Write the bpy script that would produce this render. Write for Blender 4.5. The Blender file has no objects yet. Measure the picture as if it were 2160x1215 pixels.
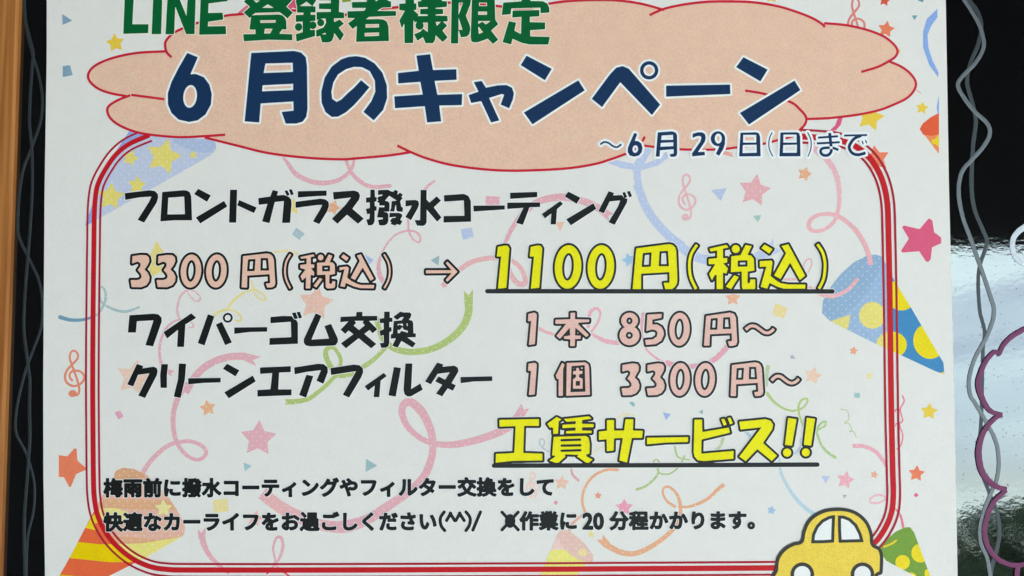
import bpy, math, random
import numpy as np
from mathutils import Matrix, Vector
R = math.radians
random.seed(7)
scene = bpy.context.scene
COL = scene.collection

# ------------------------------------------------------------------ camera, sky, sun, exposure
TILT = R(20)                      # the board leans back by this much
ORIGIN = Vector((0, 0, 0.80))     # point of the board that the camera looks at
BOARD_M = Matrix.Translation(ORIGIN) @ Matrix.Rotation(math.pi / 2 - TILT, 4, 'X')
D, FPX, PITCH = 0.243, 1560.0, R(1.75)
cam_d = bpy.data.cameras.new('camera'); cam = bpy.data.objects.new('camera', cam_d); COL.objects.link(cam)
cam_d.sensor_width = 36; cam_d.lens = 36 * FPX / 2160; cam_d.clip_start = 0.01; cam_d.clip_end = 500
CAM_B = Vector((0, -D * math.sin(PITCH), D * math.cos(PITCH)))
cam.matrix_world = BOARD_M @ Matrix.Translation(CAM_B) @ Matrix.Rotation(PITCH, 4, 'X')
scene.camera = cam

SUN_EL, SUN_ROT = R(52), R(150)
w = bpy.data.worlds.new("World"); scene.world = w; w.use_nodes = True
nt = w.node_tree; nt.nodes.clear()
sky = nt.nodes.new('ShaderNodeTexSky'); sky.sky_type = 'NISHITA'; sky.sun_disc = False
sky.sun_elevation = SUN_EL; sky.sun_rotation = SUN_ROT; sky.air_density = 1.0; sky.dust_density = 1.5
bg = nt.nodes.new('ShaderNodeBackground'); bg.inputs[1].default_value = 0.15
wo = nt.nodes.new('ShaderNodeOutputWorld')
# broken cloud cover over the whole sky
wt = nt.nodes.new('ShaderNodeTexCoord'); wm = nt.nodes.new('ShaderNodeMapping'); wm.inputs['Scale'].default_value = (1.2, 1.2, 9.0)
cn = nt.nodes.new('ShaderNodeTexNoise'); cn.inputs['Scale'].default_value = 1.6; cn.inputs['Detail'].default_value = 6
rp = nt.nodes.new('ShaderNodeValToRGB'); rp.color_ramp.elements[0].position = 0.38; rp.color_ramp.elements[1].position = 0.66
cm = nt.nodes.new('ShaderNodeMix'); cm.data_type = 'RGBA'; cm.inputs[7].default_value = (10.5, 12.4, 13.0, 1)
nt.links.new(wt.outputs['Generated'], wm.inputs[0]); nt.links.new(wm.outputs[0], cn.inputs['Vector']); nt.links.new(cn.outputs[0], rp.inputs[0])
nt.links.new(rp.outputs[0], cm.inputs[0]); nt.links.new(sky.outputs[0], cm.inputs[6])
nt.links.new(cm.outputs[2], bg.inputs[0]); nt.links.new(bg.outputs[0], wo.inputs[0])
sun_d = bpy.data.lights.new('sun', 'SUN'); sun_d.energy = 4.0; sun_d.angle = R(0.5); sun_d.color = (1, 0.96, 0.9)
sun = bpy.data.objects.new('sun', sun_d); COL.objects.link(sun)
# sky sun direction: rotation measured from +Y towards +X
sdir = Vector((math.sin(SUN_ROT) * math.cos(SUN_EL), math.cos(SUN_ROT) * math.cos(SUN_EL), math.sin(SUN_EL)))
sun.rotation_euler = sdir.to_track_quat('Z', 'Y').to_euler()
sun.location = (3, -6, 8)
scene.view_settings.view_transform = 'Standard'; scene.view_settings.look = 'None'
scene.view_settings.exposure = 2.11; scene.view_settings.gamma = 1.0

# ------------------------------------------------------------------ picture plane -> board plane
_cp, _sp = math.cos(PITCH), math.sin(PITCH)
def M(px, py, h=0.0):
    """photo position on the board (numpy arrays) -> board x, y on the plane z = h"""
    dx = (px - 1080.0) / FPX; dy = -(py - 607.5) / FPX
    by = _cp * dy + _sp; bz = _sp * dy - _cp
    t = (h - CAM_B.z) / bz
    return dx * t, CAM_B.y + by * t
def ripple(x, y):
    """gentle waviness of the paper sheet, metres"""
    return (0.00022 * np.sin(x * 31 + 0.6) * np.cos(y * 17 + 0.4) + 0.00014 * np.sin(y * 43 + x * 12)
            + 0.00010 * np.sin(x * 63 - y * 25) + 0.00015 * np.clip((np.abs(x) - 0.105) / 0.045, 0, 1) ** 2)

# ------------------------------------------------------------------ materials
def lin(c): c /= 255.0; return c / 12.92 if c <= 0.04045 else ((c + 0.055) / 1.055) ** 2.4
WHITE = lin(218)
def alb(rgb): return tuple(min(0.9, max(0.002, lin(v) / WHITE * 0.8 * t)) for v, t in zip(rgb, (1.10, 0.985, 0.925))) + (1,)
_mats = {}
def node(nt, t, **kw):
    n = nt.nodes.new(t)
    for k, v in kw.items():
        if k.startswith('i'): n.inputs[int(k[1:])].default_value = v
        else: setattr(n, k, v)
    return n
def math_n(nt, op, a, b=None):
    n = nt.nodes.new('ShaderNodeMath'); n.operation = op
    for k, v in ((0, a), (1, b)):
        if v is None: continue
        if isinstance(v, (int, float)): n.inputs[k].default_value = v
        else: nt.links.new(v, n.inputs[k])
    return n.outputs[0]
def ink(rgb, dots=False, rough=0.5, spec=0.10, grain=0.10):
    """printed colour on paper: fibre grain, blotchy toner, optional grid of unprinted specks"""
    key = (tuple(rgb), dots, rough, grain)
    if key in _mats: return _mats[key]
    m = bpy.data.materials.new('print_ink'); m.use_nodes = True; nt = m.node_tree
    b = nt.nodes['Principled BSDF']; b.inputs['Roughness'].default_value = rough
    b.inputs['Specular IOR Level'].default_value = spec
    tc = node(nt, 'ShaderNodeTexCoord')
    n1 = node(nt, 'ShaderNodeTexNoise'); n1.inputs['Scale'].default_value = 2600; n1.inputs['Detail'].default_value = 2
    n2 = node(nt, 'ShaderNodeTexNoise'); n2.inputs['Scale'].default_value = 190; n2.inputs['Detail'].default_value = 4
    for n in (n1, n2): nt.links.new(tc.outputs['Object'], n.inputs['Vector'])
    s = math_n(nt, 'ADD', math_n(nt, 'MULTIPLY', math_n(nt, 'SUBTRACT', n1.outputs[0], 0.5), grain * 4),
               math_n(nt, 'MULTIPLY', math_n(nt, 'SUBTRACT', n2.outputs[0], 0.5), grain * 1.6))
    s = math_n(nt, 'ADD', s, 1.0)
    hs = node(nt, 'ShaderNodeHueSaturation'); hs.inputs['Color'].default_value = alb(rgb)
    nt.links.new(s, hs.inputs['Value']); out = hs.outputs[0]
    if grain >= 0.06:                                  # toner speckle in slightly different hues
        cx_ = node(nt, 'ShaderNodeMix', data_type='RGBA', blend_type='OVERLAY'); cx_.inputs[0].default_value = min(0.4, grain * 3)
        n3 = node(nt, 'ShaderNodeTexNoise'); n3.inputs['Scale'].default_value = 1500; n3.inputs['Detail'].default_value = 2
        nt.links.new(tc.outputs['Object'], n3.inputs['Vector'])
        nt.links.new(out, cx_.inputs[6]); nt.links.new(n3.outputs['Color'], cx_.inputs[7]); out = cx_.outputs[2]
    if dots:
        P = 17.8 * 0.0001558
        sx = node(nt, 'ShaderNodeSeparateXYZ'); nt.links.new(tc.outputs['Object'], sx.inputs[0])
        def grid(o):
            u = math_n(nt, 'SUBTRACT', math_n(nt, 'FRACT', math_n(nt, 'ADD', math_n(nt, 'DIVIDE', sx.outputs[0], P), 100 + o)), 0.5)
            v = math_n(nt, 'SUBTRACT', math_n(nt, 'FRACT', math_n(nt, 'ADD', math_n(nt, 'DIVIDE', sx.outputs[1], P), 100 + o)), 0.5)
            return math_n(nt, 'LESS_THAN', math_n(nt, 'ADD', math_n(nt, 'MULTIPLY', u, u), math_n(nt, 'MULTIPLY', v, v)), 0.0034)
        msk = math_n(nt, 'MULTIPLY', math_n(nt, 'MAXIMUM', grid(0), grid(0.5)), 0.8)
        # fine horizontal screening lines of the printer
        ln = math_n(nt, 'MULTIPLY', math_n(nt, 'SINE', math_n(nt, 'MULTIPLY', sx.outputs[1], 6.2832 / 0.00036)), 0.10)
        msk = math_n(nt, 'ADD', msk, math_n(nt, 'ADD', ln, 0.10))
        mx = node(nt, 'ShaderNodeMix', data_type='RGBA'); mx.clamp_factor = True
        nt.links.new(msk, mx.inputs[0]); nt.links.new(out, mx.inputs[6]); mx.inputs[7].default_value = alb((228, 231, 229))
        out = mx.outputs[2]
    nt.links.new(out, b.inputs['Base Color'])
    bp = node(nt, 'ShaderNodeBump'); bp.inputs['Strength'].default_value = 0.25; bp.inputs['Distance'].default_value = 0.00004
    nt.links.new(n1.outputs[0], bp.inputs['Height']); nt.links.new(bp.outputs[0], b.inputs['Normal'])
    _mats[key] = m
    return m
def simple(name, col, rough=0.6, metal=0.0, spec=0.5, nscale=None, namt=0.2):
    m = bpy.data.materials.new(name); m.use_nodes = True; nt = m.node_tree; b = nt.nodes['Principled BSDF']
    b.inputs['Base Color'].default_value = tuple(col) + (1,)
    b.inputs['Roughness'].default_value = rough; b.inputs['Metallic'].default_value = metal; b.inputs['Specular IOR Level'].default_value = spec
    if nscale:
        tc = node(nt, 'ShaderNodeTexCoord'); n = node(nt, 'ShaderNodeTexNoise'); n.inputs['Scale'].default_value = nscale; n.inputs['Detail'].default_value = 5
        nt.links.new(tc.outputs['Object'], n.inputs['Vector'])
        hs = node(nt, 'ShaderNodeHueSaturation'); hs.inputs['Color'].default_value = tuple(col) + (1,)
        nt.links.new(math_n(nt, 'ADD', math_n(nt, 'MULTIPLY', math_n(nt, 'SUBTRACT', n.outputs[0], 0.5), namt * 3), 1.0), hs.inputs['Value'])
        nt.links.new(hs.outputs[0], b.inputs['Base Color'])
    return m

# ------------------------------------------------------------------ flat shapes: distance fields -> meshes
VIEW = dict(A=(240,0,6.75), B=(500,0,9), C=(720,0,9), D=(940,0,9), a=(0,0,3), b=(720,0,3), c=(1440,0,3),
  a1=(0,405,3), b1=(720,405,3), c1=(1440,405,3), a2=(0,810,3), b2=(720,810,3), c2=(1440,810,3),
  e=(1250,220,6.75), f=(1550,220,6.75), g=(250,350,6.75), h=(550,350,6.75), i=(760,380,10.8), j=(930,350,5.143),
  k=(260,500,6.75), l=(580,510,9), m=(760,490,6.75), n=(1020,490,6.75), o=(1320,490,9), p=(1540,490,9),
  q=(260,640,6.75), r=(560,640,6.75), s=(700,640,10.8), t=(250,700,6.75), u=(560,720,6.75), v=(840,720,6.75),
  w=(1090,640,6.75), x=(1390,640,6.75), y=(1090,740,9), z=(1290,740,9), z2=(1500,740,9), z3=(1030,860,6.75),
  z4=(1130,865,13.5), z5=(1340,840,5.4), N=(1410,350,6.75), O=(0,0,1))
def smooth(pts, closed=False, n=7):
    P = [np.array(p, float) for p in pts]
    if len(P) < 3: return P
    out = []
    m = len(P)
    rng = range(m) if closed else range(m - 1)
    for k in rng:
        if closed: p0, p1, p2, p3 = P[(k-1) % m], P[k], P[(k+1) % m], P[(k+2) % m]
        else: p0, p1, p2, p3 = P[max(k-1, 0)], P[k], P[k+1], P[min(k+2, m-1)]
        for q in range(n):
            t = q / n
            out.append(0.5 * ((2*p1) + (-p0+p2)*t + (2*p0-5*p1+4*p2-p3)*t*t + (-p0+3*p1-3*p2+p3)*t**3))
    if not closed: out.append(P[-1])
    return out
def ribbon(c, w0, w1=None):
    """centre line -> closed outline with butt ends"""
    c = np.array(c); w1 = w0 if w1 is None else w1
    ww = np.linspace(w0, w1, len(c))[:, None] / 2
    d = np.gradient(c, axis=0); d /= np.maximum(np.linalg.norm(d, axis=1, keepdims=True), 1e-9)
    nrm = np.stack([-d[:, 1], d[:, 0]], 1)
    return np.vstack([c + nrm * ww, (c - nrm * ww)[::-1]])
def star_pts(cx, cy, r, rot, q=0.52):
    return [(cx + (r if k % 2 == 0 else r*q) * math.sin(R(rot) + k*math.pi/5), cy - (r if k % 2 == 0 else r*q) * math.cos(R(rot) + k*math.pi/5)) for k in range(10)]
def parse(s):
    """'view CMD args | CMD args ...' -> primitives in photo pixels (hole?, kind, data)"""
    view, s = s.strip().split(' ', 1)
    ox, oy, k = VIEW[view]
    out = []
    for it in s.split('|'):
        tk = it.split(); cmd = tk[0]
        hole = cmd.endswith('H') and cmd != 'H' or cmd == 'H'
        base = 'P' if cmd == 'H' else cmd.rstrip('H')
        if base in 'CKB': wd = [float(v) / k for v in tk[1].split(',')]; tk = tk[1:]
        pts = [tuple(float(v) for v in q.split(',')) for q in tk[1:]]
        if base == 'E':
            (cx, cy), (rx, ry) = pts[0], pts[1]; rot = R(pts[2][0]) if len(pts) > 2 else 0
            pp = []
            for q in range(40):
                a = q * math.tau / 40; ex, ey = rx*math.cos(a), ry*math.sin(a)
                pp.append((cx + ex*math.cos(rot) - ey*math.sin(rot), cy + ex*math.sin(rot) + ey*math.cos(rot)))
            pts = pp; base = 'P'
        elif base == 'T':
            (cx, cy), (r, rot) = pts[0], pts[1]; pts = star_pts(cx, cy, r, rot); base = 'P'
        pts = [(ox + px / k, oy + py / k) for px, py in pts]
        if base == 'P': out.append((hole, 'P', np.array(pts)))
        elif base == 'S': out.append((hole, 'P', np.array(smooth(pts, True))))
        elif base == 'B': out.append((hole, 'P', ribbon(pts if len(pts) == 2 else smooth(pts), wd[0], wd[-1])))
        elif base == 'C': out.append((hole, 'P', ribbon(smooth(pts), wd[0], wd[-1])))
        elif base == 'K':
            c = smooth(pts, n=8); ws = np.interp(np.linspace(0, 1, len(c)), np.linspace(0, 1, len(wd)), wd)
            out.append((hole, 'K', (np.array(c), ws / 2)))
    return out
def shift(prims, dx, dy=0, sx=1, sy=1, cx=0, cy=0):
    f = lambda a: (a - (cx, cy)) * (sx, sy) + (cx + dx, cy + dy)
    return [(hh, kk, f(d) if kk == 'P' else (f(d[0]), d[1])) for hh, kk, d in prims]
class Field:
    def __init__(s, prims, pad=2.0, step=0.8, box=None):
        allp = np.vstack([d if k == 'P' else np.vstack([d[0] - d[1].max(), d[0] + d[1].max()]) for hh, k, d in prims if not hh])
        x0, y0 = allp.min(0) - pad - 2*step; x1, y1 = allp.max(0) + pad + 2*step
        s.x0, s.y0, s.st, s.pad = x0, y0, step, float(pad)
        s.nx, s.ny = int((x1-x0)/step) + 2, int((y1-y0)/step) + 2
        s.f = np.full((s.ny, s.nx), float(pad))
        for hh, k, d in prims:
            g, sl = s.prim(k, d)
            s.f[sl] = np.maximum(s.f[sl], -g) if hh else np.minimum(s.f[sl], g)
    def win(s, lo, hi):
        i0 = max(0, int((lo[0]-s.x0)/s.st) - 1); j0 = max(0, int((lo[1]-s.y0)/s.st) - 1)
        i1 = min(s.nx, int((hi[0]-s.x0)/s.st) + 3); j1 = min(s.ny, int((hi[1]-s.y0)/s.st) + 3)
        return i0, max(i1, i0), j0, max(j1, j0)
    def seg(s, g, off, a, b, r0, r1, reach):
        lo = np.minimum(a, b) - reach; hi = np.maximum(a, b) + reach
        i0, i1, j0, j1 = s.win(lo, hi)
        i0 = max(i0, off[0]); j0 = max(j0, off[1]); i1 = min(i1, off[0]+g.shape[1]); j1 = min(j1, off[1]+g.shape[0])
        if i1 <= i0 or j1 <= j0: return
        X = s.x0 + np.arange(i0, i1)*s.st; Y = (s.y0 + np.arange(j0, j1)*s.st)[:, None]
        ab = b - a; L = max(ab @ ab, 1e-12)
        t = np.clip(((X-a[0])*ab[0] + (Y-a[1])*ab[1]) / L, 0, 1)
        d = np.hypot(X-a[0]-t*ab[0], Y-a[1]-t*ab[1]) - (r0 + (r1-r0)*t)
        v = g[j0-off[1]:j1-off[1], i0-off[0]:i1-off[0]]; np.minimum(v, d, out=v)
    def prim(s, k, d):
        if k == 'K':
            c, r = d
            i0, i1, j0, j1 = s.win(c.min(0) - r.max() - s.pad, c.max(0) + r.max() + s.pad)
            g = np.full((j1-j0, i1-i0), s.pad)
            for q in range(len(c)-1): s.seg(g, (i0, j0), c[q], c[q+1], r[q], r[q+1], max(r[q], r[q+1]) + s.pad)
            return g, (slice(j0, j1), slice(i0, i1))
        i0, i1, j0, j1 = s.win(d.min(0) - s.pad, d.max(0) + s.pad)
        g = np.full((j1-j0, i1-i0), s.pad)
        X = s.x0 + np.arange(i0, i1)*s.st; Y = s.y0 + np.arange(j0, j1)*s.st
        ins = np.zeros(g.shape, bool); n = len(d)
        for q in range(n):
            a, b = d[q], d[(q+1) % n]
            s.seg(g, (i0, j0), a, b, 0, 0, s.pad)
            if a[1] != b[1]:
                rows = np.where((Y > min(a[1], b[1])) & (Y <= max(a[1], b[1])))[0]
                if len(rows):
                    xi = a[0] + (Y[rows]-a[1]) * (b[0]-a[0]) / (b[1]-a[1])
                    ins[rows] ^= X[None, :] < xi[:, None]
        return np.where(ins, -g, g), (slice(j0, j1), slice(i0, i1))
    def polyfield(s, d):
        t = np.full(s.f.shape, s.pad); g, sl = s.prim('P', d); t[sl] = g; return t
class Sheet:
    """collects flat layers (each at its own height) into one mesh object"""
    def __init__(s): s.v = []; s.f = []; s.m = []; s.mats = []
    def add(s, F, level, z, mat, f=None, maxrun=10):
        f = F.f if f is None else f
        f = f - level
        f = np.where(np.abs(f) < 1e-6, 1e-6, f)
        if mat not in s.mats: s.mats.append(mat)
        mi = s.mats.index(mat)
        I = f < 0
        code = I[:-1, :-1]*1 + I[:-1, 1:]*2 + I[1:, 1:]*4 + I[1:, :-1]*8
        polys = []
        for j in range(code.shape[0]):
            row = code[j]
            full = np.flatnonzero(np.diff(np.concatenate([[0], (row == 15).astype(int), [0]])))
            for a, b in zip(full[::2], full[1::2]):
                q = a
                while q < b:
                    e = min(b, q + maxrun); polys.append([(q, j), (q, j+1), (e, j+1), (e, j)]); q = e
        jj, ii = np.nonzero((code > 0) & (code < 15))
        fl = f
        for j, i in zip(jj.tolist(), ii.tolist()):
            cs = ((i, j), (i+1, j), (i+1, j+1), (i, j+1)); p = []
            vals = (fl[j, i], fl[j, i+1], fl[j+1, i+1], fl[j+1, i])
            for q in range(4):
                a, b = vals[q], vals[(q+1) % 4]
                if a < 0: p.append(cs[q])
                if (a < 0) != (b < 0):
                    t = a / (a - b); t = min(0.999, max(0.001, t)); u, v_ = cs[q], cs[(q+1) % 4]
                    p.append((u[0] + (v_[0]-u[0])*t, u[1] + (v_[1]-u[1])*t))
            if len(p) >= 3: polys.append(p[::-1])
        base = len(s.v)
        if not polys: return s
        flat = np.array([q for p in polys for q in p], float)
        px = F.x0 + flat[:, 0]*F.st; py = F.y0 + flat[:, 1]*F.st
        x, y = M(px, py); zz = z + ripple(x, y); x, y = M(px, py, zz)
        s.v.extend(zip(x.tolist(), y.tolist(), zz.tolist()))
        k = base
        for p in polys: s.f.append(tuple(range(k, k+len(p)))); k += len(p); s.m.append(mi)
        return s
    def build(s, name, parent, label=None):
        if not s.v: return None
        me = bpy.data.meshes.new(name); me.from_pydata(s.v, [], s.f)
        for m in s.mats: me.materials.append(m)
        me.polygons.foreach_set('material_index', s.m); me.update()
        o = bpy.data.objects.new(name, me); COL.objects.link(o); o.parent = parent
        if label: o['label'] = label
        return o
def empty(name, mat, label=None, cat=None):
    o = bpy.data.objects.new(name, None); COL.objects.link(o); o.matrix_world = mat; o.empty_display_size = 0.05
    if label: o['label'] = label; o['category'] = cat
    return o
def mesh_obj(name, v, f, mat, parent=None, smooth_=False):
    me = bpy.data.meshes.new(name); me.from_pydata([tuple(q) for q in v], [], f); me.materials.append(mat); me.update()
    if smooth_: me.polygons.foreach_set('use_smooth', [True]*len(me.polygons))
    o = bpy.data.objects.new(name, me); COL.objects.link(o)
    if parent: o.parent = parent
    return o
def box(x0, x1, y0, y1, z0, z1, bev=0.0):
    b = bev
    v = []; ring = []
    prof = [(z0, 0), (z1 - b, 0), (z1, b)] if b else [(z0, 0), (z1, 0)]
    for z, ins in prof: v += [(x0+ins, y0+ins, z), (x1-ins, y0+ins, z), (x1-ins, y1-ins, z), (x0+ins, y1-ins, z)]
    f = [(3, 2, 1, 0)]
    for k in range(len(prof)-1):
        a = 4*k
        for q in range(4): f.append((a+q, a+(q+1) % 4, a+4+(q+1) % 4, a+4+q))
    a = 4*(len(prof)-1); f.append((a, a+1, a+2, a+3))
    return v, f

# ------------------------------------------------------------------ the place around the board and an added side blocker (seen only as reflections and light)
def structure(o): o['kind'] = 'structure'; return o
pave = simple('concrete', (0.27, 0.25, 0.225), 0.9, nscale=3, namt=0.15)
g = 60
structure(mesh_obj('ground', [(-g, -g, 0), (g, -g, 0), (g, g, 0), (-g, g, 0)], [(0, 1, 2, 3)], pave))
dark = simple('dark_soffit', (0.006, 0.006, 0.0065), 0.95, spec=0.1)
v, f = box(-9, 9, -3.55, 1.6, 2.45, 2.75); structure(mesh_obj('canopy', v, f, dark))
wallm = simple('dark_cladding', (0.02, 0.02, 0.021), 0.9, spec=0.1)
v, f = box(-9, 9, 1.3, 1.55, 0, 2.45); structure(mesh_obj('wall', v, f, wallm))
v, f = box(-0.58, -0.27, -1.3, 1.3, 0, 2.45); structure(mesh_obj('side_blocker', v, f, wallm))  # unseen, added close by to block light and darken the sheet's left
# hedge beyond the forecourt: a mass of small leaves
leaf = simple('hedge_leaf', (0.045, 0.085, 0.03), 0.6, nscale=2, namt=0.5)
hv, hf = [], []
for k in range(9000):
    x = random.uniform(-14, 14); y = -13 + random.gauss(0, 0.5)
    top = 1.55 + 0.25*math.sin(x*0.9) + 0.2*math.sin(x*2.3+1) + 0.12*math.sin(x*5.1)
    z = random.uniform(0, 1)**0.7 * top
    s_ = random.uniform(0.08, 0.17); a = random.uniform(0, 6.28); t = random.uniform(-0.9, 0.9)
    ux = Vector((math.cos(a), math.sin(a)*0.4, t)).normalized()*s_; uz = Vector((-math.sin(a)*t, 0.3, math.cos(a))).normalized()*s_*0.6
    c = Vector((x, y, z)); b0 = len(hv); hv += [c-ux, c-uz, c+ux, c+uz]; hf.append((b0, b0+1, b0+2, b0+3))
hd = mesh_obj('hedge', hv, hf, leaf); hd['kind'] = 'stuff'
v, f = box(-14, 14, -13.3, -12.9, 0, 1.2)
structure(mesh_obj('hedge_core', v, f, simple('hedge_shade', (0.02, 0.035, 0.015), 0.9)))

# ------------------------------------------------------------------ the black board
sign = empty('display_board', BOARD_M, 'glossy black board with brown wood frame and wavy silver marker lines, behind the white poster', 'board')
pm = bpy.data.materials.new('glossy_black_panel'); pm.use_nodes = True; nt = pm.node_tree; b = nt.nodes['Principled BSDF']
b.inputs['Base Color'].default_value = (0.003, 0.003, 0.0035, 1); b.inputs['Roughness'].default_value = 0.035; b.inputs['IOR'].default_value = 2.0; b.inputs['Specular Tint'].default_value = (0.92, 1.0, 0.98, 1)
tc = node(nt, 'ShaderNodeTexCoord')
n1 = node(nt, 'ShaderNodeTexNoise'); n1.inputs['Scale'].default_value = 420; n1.inputs['Detail'].default_value = 3
n2 = node(nt, 'ShaderNodeTexNoise'); n2.inputs['Scale'].default_value = 55; n2.inputs['Detail'].default_value = 2
mp = node(nt, 'ShaderNodeMapping'); mp.inputs['Scale'].default_value = (1, 1.6, 1); nt.links.new(tc.outputs['Object'], mp.inputs[0])
for n in (n1, n2): nt.links.new(mp.outputs[0], n.inputs['Vector'])
hgt = math_n(nt, 'ADD', math_n(nt, 'MULTIPLY', n1.outputs[0], 0.5), math_n(nt, 'MULTIPLY', n2.outputs[0], 0.5))
bp = node(nt, 'ShaderNodeBump'); bp.inputs['Strength'].default_value = 1.0; bp.inputs['Distance'].default_value = 0.000024
nt.links.new(hgt, bp.inputs['Height']); nt.links.new(bp.outputs[0], b.inputs['Normal'])
vo = node(nt, 'ShaderNodeTexVoronoi'); vo.inputs['Scale'].default_value = 760; vo.inputs['Randomness'].default_value = 1
nt.links.new(tc.outputs['Object'], vo.inputs['Vector'])
sr = node(nt, 'ShaderNodeSeparateXYZ'); nt.links.new(vo.outputs['Color'], sr.inputs[0])
speck = math_n(nt, 'MULTIPLY', math_n(nt, 'LESS_THAN', vo.outputs['Distance'], 0.145), math_n(nt, 'GREATER_THAN', sr.outputs[0], 0.62))
nt.links.new(math_n(nt, 'MULTIPLY', math_n(nt, 'SUBTRACT', 1.0, math_n(nt, 'MULTIPLY', speck, 0.75)), 0.5), b.inputs['Specular IOR Level'])
bot = -ORIGIN.z / math.cos(TILT) + 0.02
xin = float(M(np.array(17.5), np.array(607.0), 0.0022)[0])       # inner edge of the left rail
XR, YT = 0.235, 0.26
v, f = box(xin - 0.01, XR, bot + 0.05, YT, -0.006, 0); mesh_obj('panel', v, f, pm, sign)
wood = bpy.data.materials.new('stained_wood'); wood.use_nodes = True; nt = wood.node_tree; b = nt.nodes['Principled BSDF']
tc = node(nt, 'ShaderNodeTexCoord'); mp = node(nt, 'ShaderNodeMapping'); mp.inputs['Scale'].default_value = (700, 16, 160); nt.links.new(tc.outputs['Object'], mp.inputs[0])
n1 = node(nt, 'ShaderNodeTexNoise'); n1.inputs['Scale'].default_value = 1; n1.inputs['Detail'].default_value = 6; nt.links.new(mp.outputs[0], n1.inputs['Vector'])
cr = node(nt, 'ShaderNodeValToRGB'); cr.color_ramp.elements[0].color = (0.30, 0.095, 0.018, 1); cr.color_ramp.elements[0].position = 0.34
cr.color_ramp.elements[1].color = (0.50, 0.20, 0.05, 1); cr.color_ramp.elements[1].position = 0.66
nt.links.new(n1.outputs[0], cr.inputs[0]); nt.links.new(cr.outputs[0], b.inputs['Base Color']); b.inputs['Roughness'].default_value = 0.55; b.inputs['Specular IOR Level'].default_value = 0.2
def rail(x0, x1, y0, y1, h=0.0022):
    v, f = box(x0, x1, y0, y1, -0.012, h, 0.0007); return mesh_obj('frame_rail', v, f, wood, sign)
# the left rail is very slightly out of square with the sheet of paper
r0 = rail(-0.030, 0, bot, YT); r0.matrix_local = Matrix.Translation((xin, 0, 0)) @ Matrix.Rotation(R(-0.72), 4, 'Z')
v, f = box(0.0001, 0.0016, bot + 0.1, YT - 0.005, -0.002, 0.0017, 0.0003)  # black strip covering the inner side face of the left rail
tr = mesh_obj('edge_strip', v, f, simple('black_strip', (0.006, 0.006, 0.006), 0.7, spec=0.15), sign); tr.matrix_local = r0.matrix_local.copy()
rail(XR, XR + 0.03, bot, YT); rail(xin + 0.001, XR - 0.0005, YT, YT + 0.03); rail(xin + 0.015, XR - 0.0005, bot + 0.05, bot + 0.08)
# rear legs that hold it leaning back
for x in (xin - 0.018, XR + 0.012):
    v, f = box(x - 0.01, x + 0.01, -0.86, 0, -0.012, 0.012)
    lg = mesh_obj('leg', v, f, wood, sign); lg.matrix_local = Matrix.Translation((0, YT - 0.02, -0.03)) @ Matrix.Rotation(R(34), 4, 'X')

silver = simple('silver_marker', (0.135, 0.15, 0.155), 0.55, metal=0.6, nscale=900, namt=0.12)
silver2 = simple('silver_marker_dim', (0.045, 0.055, 0.058), 0.55, metal=0.6, nscale=900, namt=0.12)  # darker silver; on the left lines, weaker light is put into this colour
pinkm = simple('purple_pink_marker', (0.17, 0.026, 0.095), 0.5, spec=0.25, nscale=900, namt=0.15)
whitem = simple('white_marker', (0.62, 0.66, 0.70), 0.5, nscale=900, namt=0.08)
yellowm = simple('yellow_marker', (0.55, 0.50, 0.05), 0.5, nscale=700, namt=0.3)
def marker(name, spec, mat, z, thick=0.00006, label=None):
    """hand-drawn paint line: a low ridge with uneven edges"""
    (hh, kk, (c, r)), = parse(spec)
    rr = random.Random(len(c)); v = []; f = []
    # resample evenly
    seg = np.linalg.norm(np.diff(c, axis=0), axis=1); L = np.concatenate([[0], np.cumsum(seg)])
    n = max(8, int(L[-1] / 5)); t = np.linspace(0, L[-1], n)
    cx = np.interp(t, L, c[:, 0]); cy = np.interp(t, L, c[:, 1]); rw = np.interp(t, L, r)
    d = np.gradient(np.stack([cx, cy], 1), axis=0); d /= np.maximum(np.linalg.norm(d, axis=1, keepdims=True), 1e-9)
    for k in range(n):
        wl = rw[k] * (1 + rr.uniform(-0.07, 0.07)); wr = rw[k] * (1 + rr.uniform(-0.07, 0.07))
        for q, hgt_ in ((-1, 0), (-0.72, 0.8), (0, 1), (0.72, 0.8), (1, 0)):
            ww = (wl if q < 0 else wr) * q
            x, y = M(cx[k] - d[k, 1]*ww, cy[k] + d[k, 0]*ww)
            v.append((float(x), float(y), z + thick*hgt_))
        if k:
            a = 5*k
            for q in range(4): f.append((a-5+q, a-4+q, a+1+q, a+q))
    o = mesh_obj(name, v, f, mat, sign, True)
    if label: o['label'] = label
    return o
marker('wavy_line', 'c K 25,27,24,26 1815,-120 1790,-40 1815,0 1870,80 1890,170 1870,280 1820,400 1800,520 1830,640 1855,760 1840,900 1830,1050 1830,1215 1850,1335 1900,1455 1925,1535 1885,1665 1870,1775 1880,1965 1910,2095 1900,2215 1895,2430 1890,2630 1880,2830 1895,2990 1945,3130 1992,3250 2005,3380 1985,3490 1955,3600 1950,3700', silver2, 0.0, label='darker of the two wavy silver lines right of the poster')
marker('wavy_line', 'c K 24,27,25,24 1720,-110 1745,-40 1780,0 1850,110 1890,200 1903,300 1850,400 1772,480 1740,540 1780,620 1850,710 1925,780 1942,850 1900,930 1830,1010 1765,1090 1745,1215 1770,1370 1830,1535 1885,1690 1940,1855 1970,1975 1930,2115 1850,2265 1812,2400 1820,2500 1850,2550 1920,2670 1980,2790 2000,2910 1988,3030 1930,3170 1885,3310 1885,3430 1925,3530 1945,3645 1950,3750', silver, 0.00014, label='lighter of the two wavy silver lines right of the poster')
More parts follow.
